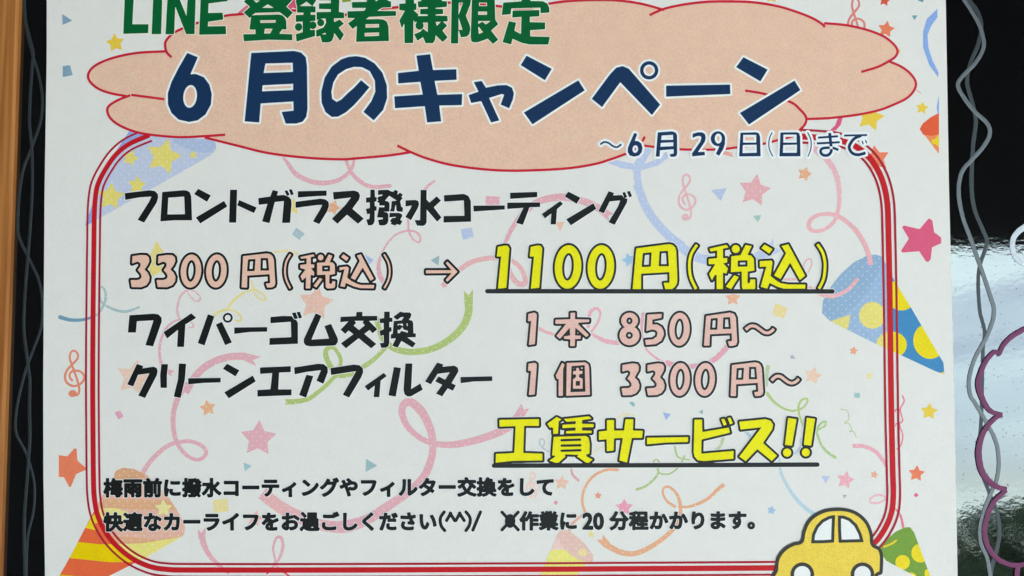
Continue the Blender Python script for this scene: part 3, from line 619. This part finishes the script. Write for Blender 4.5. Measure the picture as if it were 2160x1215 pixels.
# --- lettering. Each line: list of glyphs traced as outlines
def lettering(label, glyphs, fill, outline=None, ow=0.0, halo=1.3, halo_rgb=(232,236,234), extra=None, grow=0.0, step=0.8, zl=None):
    zl = L4 if zl is None else zl
    prims = [(hh, kk, d) for gl in glyphs for hh, kk, d in gl]
    pad = ow + halo + 1.5 + grow
    # union field of the whole line for the outline and the white halo; holes are cut glyph by glyph
    F = Field([(False, kk, d) for gl in glyphs for hh, kk, d in gl if not hh] + (extra or []), pad, step)
    F.f[:] = pad
    S = Sheet(); fields = []
    for gl in glyphs:
        G = Field(gl, pad, step); fields.append(G)
    base = F.f
    for gl in glyphs:
        tmp = np.full(base.shape, float(pad))
        lo = np.vstack([d if kk == 'P' else d[0] for hh, kk, d in gl]).min(0) - pad - 8; hi = np.vstack([d if kk == 'P' else d[0] for hh, kk, d in gl]).max(0) + pad + 8
        for hh, kk, d in gl:
            g_, sl = F.prim(kk, d); tmp[sl] = np.maximum(tmp[sl], -g_) if hh else np.minimum(tmp[sl], g_)
        i0, i1, j0, j1 = F.win(lo, hi); base[j0:j1, i0:i1] = np.minimum(base[j0:j1, i0:i1], tmp[j0:j1, i0:i1])
    for hh, kk, d in (extra or []):
        g_, sl = F.prim(kk, d); base[sl] = np.minimum(base[sl], g_ + ow)
    if halo > 0: S.add(F, ow + grow + halo, zl, ink(halo_rgb, grain=0.02))
    if outline: S.add(F, ow, zl + 3*DZ, ink(outline, grain=0.10, rough=0.42))
    par = S.build('lettering', poster, label)
    fm = ink(fill, grain=0.09 if outline else 0.07, rough=0.42)
    for G in fields: Sheet().add(G, grow, zl + 6*DZ, fm).build('character', par)
BLK, NAVY, DGREEN = (24,27,27), (22,50,86), (8,92,48)
def P_(*ss): return [parse(q) for q in ss]
def two(a_, b_): return parse(a_) + parse(b_)
L_1 = P_('A P 158,-85 288,-85 265,345 495,345 490,472 135,482', 'A P 563,-85 692,-85 675,485 540,487',
 'A P 768,-85 908,-85 1035,230 1055,-85 1168,-85 1150,485 1030,485 875,90 860,487 737,487', 'A P 1240,-85 1640,-85 1620,15 1350,50 1345,185 1550,180 1560,278 1345,310 1340,375 1595,370 1600,487 1215,495',
 'B P 130,30 215,-60 330,-110 900,-110 960,-80 1045,5 935,125 1060,240 960,350 830,245 800,230 350,245 290,285 240,345 125,235 245,130 | H 310,5 440,10 370,50 | H 585,80 475,150 700,150 | P 270,295 340,286 800,275 865,292 910,340 935,400 940,560 860,555 800,640 1050,650 1050,765 590,755 130,785 115,650 350,645 350,565 235,560 | H 440,385 735,380 730,430 445,435 | H 530,545 675,545 630,635 515,635',
 'B P 1130,-90 1540,-90 1500,10 1430,120 1490,122 1490,235 1400,235 1400,280 1490,280 1490,395 1395,405 1390,570 1480,565 1480,685 1130,790 1115,650 1245,610 1245,410 1115,415 1115,285 1260,280 1260,240 1140,240 1140,130 1115,30 | H 1320,30 1190,115 1425,115 | E 1168,512 70,74 | E 1440,480 70,72 | P 1560,-90 1945,-90 1935,225 2030,240 2035,345 1840,350 1845,420 1950,370 2030,450 1930,525 2030,655 1960,780 1845,625 1835,700 1800,780 1740,805 1615,805 1580,680 1505,700 1500,575 1640,520 1690,430 1680,350 1600,355 1510,380 1510,230 1780,225 1780,175 1555,170 1555,65 1780,60 1780,5 1560,5 | H 1610,650 1660,625 1690,630 1680,655 | E 1588,430 68,70',
 'C P 200,40 480,35 480,-90 650,-90 650,30 700,0 730,-90 930,-90 870,0 945,35 945,140 780,145 680,205 1040,210 1040,300 530,320 465,365 700,360 800,370 865,410 895,500 905,780 280,795 295,490 215,550 125,445 260,345 120,340 115,215 435,205 470,150 205,150 | H 460,460 715,455 715,520 460,525 | H 440,625 715,615 715,680 445,690',
 'C P 1215,-90 1380,-90 1380,65 1425,65 1425,190 1370,190 1465,275 1400,440 1370,375 1365,815 1200,820 1195,440 1150,540 1100,390 1205,205 1100,190 1100,70 1215,65 | P 1450,30 1520,20 1480,-90 2000,-90 1900,20 2005,25 2005,130 1790,150 1790,165 1930,170 1935,265 1790,275 1790,295 2015,300 2020,405 1930,410 2010,485 1920,580 2020,710 1925,800 1790,670 1780,760 1740,820 1600,820 1550,705 1445,775 1380,650 1500,600 1550,540 1640,610 1640,430 1530,430 1440,440 1400,380 1460,305 1640,300 1640,275 1495,270 1500,170 1640,165 1640,135 1460,140 | H 1790,415 1890,415 1815,490 | E 1485,485 78,80',
 'D P 115,-90 490,-90 470,80 385,300 460,480 470,560 450,650 400,695 290,710 250,580 240,580 240,825 100,825 | H 250,50 330,50 245,290 | H 245,330 320,565 245,565 | P 500,-90 930,-90 945,375 1000,460 865,580 1000,755 900,835 800,735 620,800 530,805 485,780 475,700 490,300 | H 635,50 785,50 785,115 635,115 | H 620,220 785,220 785,280 620,280 | H 620,400 850,400 765,465 700,410 620,455 | H 620,500 710,610 630,645',
 'D P 1440,-90 1610,-90 1610,20 1850,25 1930,65 1970,150 1970,240 1800,250 1800,145 1250,160 1235,270 1065,285 1095,50 1440,25 | P 1270,200 1780,190 1780,310 1600,320 1600,420 1890,425 1890,555 1605,575 1610,690 1980,700 1950,845 1600,845 1450,815 1270,735 1245,845 1080,800 1200,400 1340,430 1305,580 1430,645 1440,320 1265,335')
lettering('dark green headline line reading LINE 登録者様限定', L_1, DGREEN, None, 0, 1.5, (228,228,212))
L_2 = P_('a P 1185,335 1252,362 1205,470 1240,468 1290,488 1325,535 1340,595 1335,660 1300,725 1250,762 1195,772 1130,757 1085,715 1062,660 1062,590 1085,520 1130,430 | EH 1203,610 43,72 6',
 'a P 1590,335 1860,322 1905,332 1935,362 1943,420 1946,690 1938,740 1915,770 1875,782 1808,782 1782,708 1858,700 1856,642 1650,655 1640,775 1548,768 | H 1680,402 1852,397 1854,455 1668,462 | H 1662,540 1855,530 1854,570 1658,578',
 'b P 0,375 45,360 95,355 150,365 210,400 260,460 288,540 290,620 265,695 205,762 140,708 190,640 215,580 212,510 180,450 130,425 80,423 30,438 -20,470 -50,520 -63,580 -58,625 -30,645 0,630 40,590 80,555 125,507 178,552 130,610 80,665 30,710 -20,738 -60,740 -100,710 -125,650 -127,580 -105,490 -60,420',
 'b P 475,352 562,343 580,443 728,438 730,505 590,512 608,600 765,595 762,665 620,668 632,768 543,775 528,672 340,685 335,610 515,598 500,518 360,528 358,462 490,448',
 'b P 838,520 888,512 915,555 990,540 1045,538 1080,555 1092,590 1085,630 1062,685 1008,662 1030,600 1015,595 935,620 1000,762 948,775 885,640 822,652 805,602 868,580',
 'b P 1172,352 1332,435 1288,508 1135,412 | P 1500,508 1540,572 1210,787 1155,712', 'b P 1585,625 1700,470 1740,428 1780,418 1820,435 2018,662 1965,728 1765,520 1650,678 | E 1948,445 58,58 | EH 1948,445 36,36',
 'c P -105,542 300,535 302,595 -105,612', 'c P 385,362 538,440 492,515 338,425 | P 708,510 745,570 420,788 362,715')
lettering('large navy headline reading 6月のキャンペーン', L_2, NAVY, None, 0, 4.3, (228,231,230), zl=L4 + 0.00002)
L_3 = P_('e C 26 108,572 165,538 225,550 290,595 350,610 410,568', 'e P 595,405 635,425 600,520 650,525 695,560 710,620 700,680 660,730 590,745 530,730 500,680 502,620 530,550 | EH 608,637 40,54 5',
 'e P 928,400 1130,385 1180,400 1203,440 1205,700 1190,740 1150,750 1110,748 1095,710 1140,705 1155,700 1153,640 960,655 955,745 900,745 | H 985,445 1145,435 1148,505 975,508 | H 970,550 1150,540 1150,595 965,605',
 'e P 1425,420 1500,398 1560,398 1600,425 1612,470 1600,530 1500,680 1595,675 1600,725 1420,742 1415,700 1535,530 1550,470 1530,450 1480,455 1425,480', 'e E 1785,490 103,106 | EH 1790,488 50,70 | P 1885,470 1885,560 1860,640 1800,735 1755,705 1795,620 1812,560',
 'f P 80,405 300,398 340,410 360,460 368,740 60,742 | H 120,435 305,435 305,545 118,545 | H 115,580 310,575 312,690 110,695', 'f C 16 532,400 495,480 484,575 500,660 542,742',
 'f P 650,402 880,398 915,410 930,460 935,740 635,742 | H 692,432 878,432 882,545 690,545 | H 690,580 885,575 882,690 685,690', 'f C 16 1035,400 1075,480 1088,570 1075,660 1040,745',
 'f B 30 1185,475 1470,455 | B 30 1168,557 1495,540 | C 42,36 1350,408 1362,520 1370,600 1372,670 1330,722 1265,725 1225,690 1225,650 1260,625 1330,618 1400,622 1475,650',
 'f B 28 1555,445 1885,438 | C 42 1800,445 1700,490 1635,580 1635,640 1680,700 1760,718 1862,692 | B 18 1812,520 1828,570 | B 18 1860,508 1878,555')
lettering('small navy date line reading ~6月29日(日)まで', L_3, NAVY, None, 0, 4.6, (232,236,235), zl=L4 + 0.00004)
L_4 = P_('g P 88,387 440,345 520,358 560,400 565,450 545,520 365,808 272,768 440,500 468,437 300,448 95,485', 'g P 622,370 920,345 975,350 1015,375 1035,430 1048,775 800,775 595,790 | H 710,453 935,437 945,687 697,690',
 'g P 1135,325 1315,420 1260,512 1075,400 | P 1503,497 1550,578 1165,820 1100,735', 'g P 1588,338 1690,338 1675,808 1573,808 | P 1718,485 1968,592 1928,672 1688,560',
 'h P -35,458 135,435 170,342 250,362 230,420 330,412 400,440 435,480 440,540 418,810 303,812 330,500 200,515 125,815 18,790 95,540 -30,555 | P 338,355 378,345 412,410 375,428 | P 400,340 440,328 472,405 430,418',
 'h P 528,360 938,350 938,425 800,430 528,450 | P 495,510 850,465 920,475 965,510 972,570 950,640 835,828 742,790 850,610 875,555 800,558 495,598',
 'h P 1028,372 1330,350 1390,370 1415,420 1400,480 1305,610 1468,750 1385,825 1228,695 1092,825 1012,752 1200,560 1285,450 1038,480',
 'i P 230,215 328,215 335,385 375,390 370,480 328,490 330,590 372,600 370,690 328,700 328,930 300,1000 260,1028 175,1030 135,900 205,885 215,765 155,778 125,655 215,635 215,505 130,515 130,395 225,390 | P 405,225 640,218 690,250 745,265 800,215 865,260 840,320 860,325 900,280 970,330 935,385 965,410 910,480 935,610 970,620 965,720 850,715 820,680 815,570 800,570 775,715 670,710 700,640 715,478 830,465 655,355 560,470 620,478 665,520 668,600 660,715 520,720 600,735 640,770 640,930 610,1000 550,1032 435,1030 400,905 510,890 515,855 380,850 425,615 545,620 550,575 435,580 430,520 375,495 410,455 380,415 430,365 480,365 515,325 400,340 | P 670,745 880,745 940,770 960,810 910,905 960,935 910,1025 830,1000 800,1035 690,1000 710,960 670,935 730,860 800,855 810,835 660,850',
 'i P 1030,460 1260,450 1320,475 1340,540 1310,640 1155,915 1025,840 1140,650 1170,580 1030,600 | P 1375,222 1512,222 1510,440 1575,510 1740,368 1840,465 1675,620 1850,850 1750,948 1512,670 1512,960 1480,1020 1420,1045 1290,1035 1235,910 1360,910',
 'j P 32,318 250,303 300,325 325,380 328,605 28,615 30,543 255,540 248,375 35,388', 'j P 352,430 693,428 693,473 355,495', 'j P 750,290 1045,282 1047,338 752,358 | P 720,398 1077,395 1077,445 962,450 890,640 815,618 895,455 720,468',
 'j P 1295,380 1325,412 1260,470 1248,635 1190,635 1198,515 1130,570 1093,522', 'j P 1383,278 1515,345 1472,412 1342,330 | P 1655,403 1687,465 1410,645 1360,580',
 'j P 1820,273 1880,293 1868,320 1965,315 1990,350 2025,355 2020,395 1885,640 1818,610 1920,440 1945,375 1832,385 1768,515 1707,490 | P 1968,290 1998,283 2022,340 1990,350 | P 2018,278 2050,270 2075,330 2042,340')
lettering('black line reading フロントガラス撥水コーティング', L_4, BLK, halo=1.2)
PFILL = (217,184,166); PFILL2 = (215,180,170); YFILL = (230,220,0); OUTL = (26,26,26); OUT_GLARE = (38,40,38)  # right-hand outlines are greyer: gloss glare put into the ink colour
th = parse('k P 130,272 250,255 330,258 365,290 372,345 345,405 303,462 350,510 375,570 368,630 330,685 255,715 120,712 105,612 195,612 235,602 262,570 252,525 205,470 245,415 245,375 205,348 125,378')
ze = parse('k E 964,484 146,236 4 | EH 964,482 67,154 4')
L_5 = [th, shift(th, 370/6.75), ze, shift(ze, 362/6.75)]
yen2 = parse('z2 P 397,270 830,218 900,232 940,270 962,330 990,780 975,830 930,855 840,860 815,785 895,775 885,608 475,635 470,860 370,855 | H 488,330 625,322 610,550 470,550 | H 722,305 855,305 875,540 715,540')
# the same sign fitted to the first price
def fit(prims, sx0, sy0, sx1, sy1, dx0, dy0, dx1, dy1):
    ax = (dx1-dx0)/(sx1-sx0); ay = (dy1-dy0)/(sy1-sy0)
    return [(hh, kk, d * (ax, ay) + (dx0 - sx0*ax, dy0 - sy0*ay)) for hh, kk, d in prims]
L_5 += [fit(yen2, 1541.1, 764.2, 1610, 835.5, 509.6, 534.5, 580.8, 606.6)]
L_5 += P_('l C 34 295,238 215,380 190,560 215,720 292,885', 'l P 480,290 730,238 755,275 680,290 680,430 745,430 745,490 685,505 745,575 740,645 680,625 670,885 585,885 590,665 520,735 485,655 580,525 480,500 480,440 600,425 600,310 500,325 | E 868,298 52,54 | P 1020,240 1090,265 1040,390 1100,395 1135,440 1140,610 1035,630 1030,780 1060,805 1085,780 1090,745 1145,750 1140,850 1120,880 1000,888 965,860 960,625 800,630 800,400 945,390 | H 895,455 1045,450 1045,560 895,560 | P 850,685 900,710 785,870 732,835',
 'l P 1300,235 1400,305 1360,365 1255,288 | P 1555,262 1630,238 1875,700 1815,740 1665,490 1520,725 1440,685 1610,365 | P 1225,485 1370,470 1405,500 1370,680 1450,745 1560,800 1640,820 1885,820 1875,885 1620,880 1500,850 1345,780 1325,860 1240,845 1320,520 1225,545', 'm C 24 338,315 400,430 420,560 400,680 342,795')
lettering('pink price with black outline reading 3300円(税込)', L_5, PFILL, OUTL, 4.9, 1.2)
lettering('pink right arrow with black outline between the two prices', P_('m P 935,540 1300,540 1215,440 1240,415 1385,562 1240,705 1215,680 1300,580 935,585'), PFILL, OUTL, 4.9, 1.2)
one = parse('n P 205,208 300,188 345,192 368,230 325,790 205,803 250,345 190,345')
zer = parse('n E 1203,493 189,311 3 | EH 1202,492 82,197 4')
L_5b = [one, shift(one, 468/6.75), zer, shift(zer, 468/6.75)] + P_(
 'o P 200,305 700,240 820,225 890,240 940,290 958,350 980,900 970,980 930,1040 880,1078 750,1078 720,960 830,955 828,755 290,785 290,1078 130,1078 | H 325,395 492,380 475,652 300,660 | H 640,360 800,352 820,645 625,645',
 'o C 52 1352,240 1250,400 1212,560 1215,750 1250,900 1335,1075',
 'o P 1590,310 1915,238 1950,290 1845,310 1845,490 1925,490 1925,570 1850,590 1940,685 1910,785 1845,765 1845,1078 1725,1078 1725,810 1690,810 1635,915 1585,790 1700,605 1575,605 1575,505 1735,490 1735,345 1610,365 | E 2088,317 75,75 | P 2275,240 2390,265 2310,430 2380,440 2430,500 2442,725 2315,745 2310,950 2330,970 2355,960 2365,895 2455,895 2458,1050 2445,1078 2220,1078 2205,1040 2202,745 1995,755 2005,455 2180,435 | H 2125,535 2310,530 2310,650 2125,655 | P 2060,815 2145,850 2000,1078 1900,1030',
 'p P 655,232 808,318 745,405 595,300 | P 978,260 1105,228 1425,825 1325,905 1140,575 960,885 835,820 1065,400 | P 565,550 790,535 805,570 770,830 870,910 960,965 1100,990 1430,992 1425,1070 1020,1070 900,1035 750,960 705,1070 580,1035 690,650 565,655',
 'p C 52 1660,228 1755,380 1800,560 1800,720 1770,900 1688,1072')
# the tail of the last two glyphs of this price are shifted back: 1980 zoomed pixels = 220 px
lettering('yellow price with black outline and underline reading 1100円(税込)', L_5b, YFILL, OUT_GLARE, 4.7, 1.2, extra=parse('O K 9.6 1028,614.3 1756,614.7'))
L_6 = P_('q P 88,168 430,145 500,155 545,200 548,260 425,612 315,595 430,242 195,255 180,415 65,415', 'q P 968,140 1040,205 885,300 865,620 765,620 780,375 625,500 572,410',
 'q P 1205,152 1298,185 1158,600 1060,565 | P 1405,262 1548,555 1450,595 1318,300 | E 1488,205 71,71 | EH 1488,205 41,41', 'q P 1580,342 2050,337 2050,402 1800,408 1580,435',
 'r P 72,192 250,178 375,180 410,230 440,235 462,280 462,575 55,592 58,493 365,480 360,262 70,283 | P 375,135 430,128 465,215 412,225 | P 442,125 490,118 522,205 475,215',
 'r P 715,140 798,178 655,515 905,500 838,322 935,292 1030,500 1030,550 1000,595 950,602 640,612 575,600 545,560 545,510',
 's P 560,195 697,192 695,285 1032,283 1038,390 845,398 1040,590 925,680 860,605 740,695 1015,925 895,1025 610,795 320,1025 205,910 490,700 380,620 305,695 195,598 375,410 188,430 200,305 550,290 | H 515,398 730,398 695,435 750,500 620,605 495,505 555,445',
 's P 1190,188 1320,185 1320,325 1380,325 1380,420 1310,425 1310,545 1358,540 1362,630 1310,655 1310,900 1290,975 1230,1010 1125,1015 1090,905 1180,895 1180,720 1105,745 1085,625 1180,590 1180,445 1090,450 1090,345 1190,335 | P 1395,310 1560,185 1630,205 1780,205 1815,250 1800,310 1755,375 1830,390 1855,450 1860,680 1915,682 1912,770 1720,775 1912,910 1840,1008 1585,855 1500,1010 1375,965 1460,795 1340,805 1345,710 1385,690 1410,400 1590,385 1640,308 1570,315 1490,378 | H 1500,470 1615,460 1620,520 1545,480 1500,510 | H 1500,680 1500,595 1545,610 1605,540 1640,600 1730,620 1725,675 1680,650 1580,625 1545,680 | H 1705,455 1728,455 1725,515 1705,510')
lettering('black line reading ワイパーゴム交換', L_6, BLK, halo=1.2)
z850 = parse('x E 293,368 145,235 2 | EH 288,367 65,152 4')
yen1 = parse('x P 672,180 1010,130 1070,150 1095,200 1115,550 1100,590 1050,605 1000,605 980,540 1040,535 1035,425 725,440 720,600 640,600 | H 738,215 838,207 830,375 725,375 | H 915,200 1012,195 1025,365 908,365')
L_6b = P_('w P 165,150 250,130 280,145 286,175 258,580 173,592 205,250 160,255', 'w P 765,135 830,132 830,225 1033,230 1030,265 875,275 880,300 1025,448 993,482 835,345 830,455 912,460 908,505 830,508 825,607 762,607 762,510 675,505 672,470 760,455 755,345 615,505 565,462 705,290 550,290 553,232 765,225',
 'w E 1607,245 120,112 | E 1605,458 142,137 | EH 1605,248 43,49 | EH 1603,455 50,50', 'w P 1860,160 2065,148 2060,205 1930,232 1930,300 2000,300 2060,335 2090,390 2095,450 2060,530 1980,580 1840,592 1828,520 1940,510 1995,470 2005,420 1985,385 1930,370 1845,395') + [z850, yen1] + P_('x C 44,40 1235,372 1300,325 1370,325 1440,370 1500,412 1560,418 1612,388 1632,360')
lettering('pink price with black outline reading 1本 850円~', L_6b, PFILL2, OUT_GLARE, 4.7, 1.2)
L_7 = P_('t P 262,455 355,488 338,520 500,495 545,515 558,560 545,620 378,943 280,908 440,590 280,612 210,778 122,748', 't P 610,458 706,460 690,620 690,798 598,798 592,620 | P 860,450 963,455 945,680 885,942 785,922 845,680',
 't P 990,660 1455,655 1455,720 1200,728 992,750', 't P 1545,452 1722,548 1665,635 1485,525 | P 1912,622 1955,705 1570,948 1505,862', 'u P -80,373 362,353 360,438 195,445 182,685 372,683 370,768 -115,787 -115,692 70,682 95,452 -78,465',
 'u P 408,372 750,318 830,325 885,370 888,440 825,605 725,562 790,410 590,435 415,470 | P 582,475 682,495 580,802 478,765', 'u P 925,380 1260,330 1340,340 1385,380 1392,440 1360,520 1190,802 1100,760 1290,425 1000,470 932,480',
 'u P 1685,448 1728,495 1640,560 1622,795 1540,795 1555,630 1460,703 1410,640', 'u P 1828,365 1930,378 1855,788 1750,770 | P 1992,315 2092,315 2075,678 2205,600 2240,688 2070,785 2020,785 1980,755 1965,690',
 'v P 555,300 645,330 628,362 800,345 850,375 858,430 760,595 822,625 778,705 705,670 625,785 538,745 625,620 525,570 575,498 668,545 735,440 560,465 465,612 380,572', 'v P 885,508 1340,497 1340,565 1080,572 888,597')
lettering('black line reading クリーンエアフィルター', L_7, BLK, halo=1.2)
th2 = parse('z P 205,270 400,238 490,250 520,300 515,370 440,505 500,565 530,650 520,730 470,800 380,840 215,845 190,712 330,705 375,672 380,625 345,570 300,530 350,455 355,400 310,368 205,395')
ze2 = parse('z E 1300,543 187,313 3 | EH 1302,543 85,205 4')
L_7b = P_('y P 222,245 340,225 378,250 380,300 340,830 230,840 270,380 215,380', 'y P 862,228 908,262 880,345 875,855 795,855 795,540 760,530 740,470 | P 950,230 1300,218 1360,260 1375,330 1390,835 940,855 | H 1040,290 1290,270 1305,775 1020,785 | P 1130,325 1180,325 1185,380 1250,382 1245,435 1185,445 1180,500 1250,530 1250,718 1070,718 1070,540 1125,500 1125,450 1070,445 1070,385 1130,380 | H 1120,575 1200,570 1200,660 1120,665')
L_7b += [th2, shift(th2, 478/9), ze2, shift(ze2, 476/9), yen2] + P_('z2 C 58,52 1147,562 1230,490 1320,490 1400,550 1480,602 1550,612 1622,578 1665,530')
lettering('pink price with black outline reading 1個 3300円~', L_7b, PFILL2, OUT_GLARE, 4.7, 1.2)
L_8 = P_('z3 P 158,172 722,162 722,258 510,258 498,645 770,655 770,750 350,757 105,783 108,658 370,645 390,262 160,270')
L_8 += [two('z4 P 595,200 735,265 655,325 635,670 500,680 495,500 430,490 410,510 330,390 | P 800,255 1520,178 1590,245 1320,285 1320,390 1648,400 1645,485 1320,490 1320,580 1595,590 1590,655 865,665 870,600 1135,580 1135,495 760,515 765,420 1140,395 1140,315 880,330',
 'z3 P 930,415 1390,402 1430,430 1445,520 1440,655 1395,665 1400,695 1485,738 1430,785 1390,780 1265,695 1285,670 1090,665 1095,700 1000,782 960,785 870,752 950,700 945,680 910,680 | KH 34 1045,463 1305,455 | KH 34 1045,540 1310,535 | KH 34 1045,613 1310,605')]
L_8 += P_('z3 P 1690,178 1790,175 1790,325 1935,325 1955,165 2065,165 2058,325 2200,330 2190,430 2045,430 1975,780 1865,750 1915,430 1790,435 1785,610 1690,620 1685,450 1575,458 1575,340 1690,328', 'z5 P 135,450 603,443 600,498 350,505 135,525',
 'z5 P 675,245 760,243 765,385 1065,335 1080,392 755,470 752,632 1120,600 1118,690 780,715 710,705 675,665 665,610 | P 980,240 1012,233 1042,300 1008,312 | P 1052,228 1082,220 1112,285 1080,297',
 'z5 P 1185,268 1480,238 1540,255 1570,300 1560,355 1455,510 1615,655 1555,715 1390,580 1258,718 1185,665 1440,330 1200,358', 'z5 P 1742,225 1838,238 1785,540 1705,532 | E 1730,620 47,47', 'z5 P 1955,222 2048,235 2003,540 1920,530 | E 1943,618 46,46')
lettering('yellow bold text with black outline and underline reading 工賃サービス!!', L_8, (230,220,4), OUT_GLARE, 4.7, 1.2, extra=parse('O K 9.6 1042,982.2 1400,981.3 1724,980'))

# two lines of small bold text, set in the gothic face that ships with Blender's default font
def font_glyph(ch, x, y, em, sx=1.0):
    cu = bpy.data.curves.new('type', 'FONT'); cu.body = ch; cu.resolution_u = 3
    ob = bpy.data.objects.new('type', cu); COL.objects.link(ob)
    me = ob.evaluated_get(bpy.context.evaluated_depsgraph_get()).to_mesh()
    vs = [v_.co for v_ in me.vertices]; cnt = {}; dirs = {}
    for p in me.polygons:
        vv = list(p.vertices)
        for q in range(len(vv)):
            a_, b_ = vv[q], vv[(q+1) % len(vv)]; kk = (min(a_, b_), max(a_, b_)); cnt[kk] = cnt.get(kk, 0) + 1
    edges = [kk for kk, c_ in cnt.items() if c_ == 1]
    nb = {}
    for a_, b_ in edges: nb.setdefault(a_, []).append(b_); nb.setdefault(b_, []).append(a_)
    loops = []; seen = set()
    for st_ in nb:
        if st_ in seen: continue
        lp = [st_]; seen.add(st_); cur = st_
        while True:
            nx_ = [q for q in nb[cur] if q not in seen]
            if not nx_: break
            cur = nx_[0]; seen.add(cur); lp.append(cur)
        if len(lp) > 2: loops.append(np.array([(x + vs[q].x*em*sx, y - vs[q].y*em) for q in lp]))
    bpy.data.objects.remove(ob); bpy.data.curves.remove(cu)
    def area(l): return 0.5*np.sum(l[:, 0]*np.roll(l[:, 1], -1) - np.roll(l[:, 0], -1)*l[:, 1])
    def inside(pt, l):
        c_ = False; n_ = len(l)
        for q in range(n_):
            a_, b_ = l[q], l[(q+1) % n_]
            if (a_[1] > pt[1]) != (b_[1] > pt[1]) and pt[0] < (b_[0]-a_[0])*(pt[1]-a_[1])/(b_[1]-a_[1]) + a_[0]: c_ = not c_
        return c_
    depth = [sum(inside(l[0], m_) for m_ in loops if m_ is not l) for l in loops]
    order = sorted(range(len(loops)), key=lambda q: depth[q])
    return [(depth[q] % 2 == 1, 'P', loops[q]) for q in order]
def typeset(chars, em): return [gl for gl in (font_glyph(ch, x, y, em, sx) for ch, x, y, sx in chars) if gl]
EM = 40.5
s9 = '梅雨前に撥水コーティングやフィルター交換をして'
ln9 = [(ch, 218.5 + 41.45*k, 1044.5 - 2.2*k/22, 1.0) for k, ch in enumerate(s9)]
lettering('small black text line reading ' + s9, typeset(ln9, EM), BLK, None, 0, 1.0, grow=2.25, step=0.7)
s10 = '快適なカーライフをお過ごしください'
ln10 = [(ch, 218.5 + 41.45*k, 1116.5 - 1.6*k/16, 1.0) for k, ch in enumerate(s10)]
ln10 += [('作', 1096, 1114, 1.0), ('業', 1137, 1114, 1.0), ('に', 1178.5, 1114, 1.0)]
ln10 += [(ch, 1285.5 + 41.6*k, 1113.5 - 1.2*k/7, 1.0) for k, ch in enumerate('分程かかります。')]
own = P_('O K 2.4 937,1080 930,1090 928.5,1099 931,1110 938,1119', 'O K 2.4 942,1098 950,1084 950.4,1084 959,1098', 'O K 2.4 961.5,1098 969.5,1084 970,1084 979,1098', 'O K 2.4 983,1080 990,1089 992,1098 989.5,1109 983,1119', 'O K 2.4 1013.5,1080 997.5,1118',
  'O K 2.4 1059,1080.5 1093,1117.5 | K 2.4 1093,1080.5 1059,1117.5 | E 1076,1099 9,12.5')
lettering('small black text line reading ' + s10 + '(^^)/ ※作業に20分程かかります。', typeset(ln10, EM) + own + [font_glyph('2', 1229, 1115.5, 47, 0.93), font_glyph('0', 1251.5, 1115.5, 47, 0.93)], (28,31,31), None, 0, 1.0, grow=2.25, step=0.7)

# --- printed yellow car
CARK = (58,60,56); CY = (228,198,78)
body = parse('c2 S 585,1240 584,1170 590,1112 612,1068 650,1030 700,1003 745,990 757,935 785,870 830,825 890,795 950,784 1020,784 1085,800 1140,835 1180,885 1203,950 1210,1010 1250,1035 1268,1080 1268,1160 1262,1200 1235,1214 1215,1240 900,1245')
F = Field(body, 9, 0.8); S = Sheet(); zc = L5
S.add(F, 0, zc, ink(CARK, grain=0.1)); S.add(F, -7.2, zc + 3*DZ, ink(CY, grain=0.12))
car = S.build('car_picture', poster, 'cartoon yellow car with dark outline at lower right')
for sp in ('c2 S 815,1005 822,950 845,900 880,862 925,838 962,832 958,920 956,1000 885,1005', 'c2 S 985,835 1020,836 1060,852 1100,890 1128,945 1142,998 1070,1000 990,1002 986,920'):
    sp = sp.replace(' S ', ' P ')
    F = Field(parse(sp), 9, 0.8); S = Sheet(); S.add(F, 1.0, zc + 6*DZ, ink(CARK, grain=0.1)); S.add(F, -5.6, zc + 9*DZ, ink((226,228,228), grain=0.03)); S.build('window', car)
for cx in (757, 1138):
    S = Sheet(); F = Field(parse(f'c2 E {cx},1205 75,76'), 2, 0.8); S.add(F, 0, zc + 6*DZ, ink(CARK, grain=0.1))
    F = Field(parse(f'c2 E {cx},1205 52,53'), 2, 0.8); S.add(F, 0, zc + 9*DZ, ink((226,228,228), grain=0.03)); S.build('wheel', car)
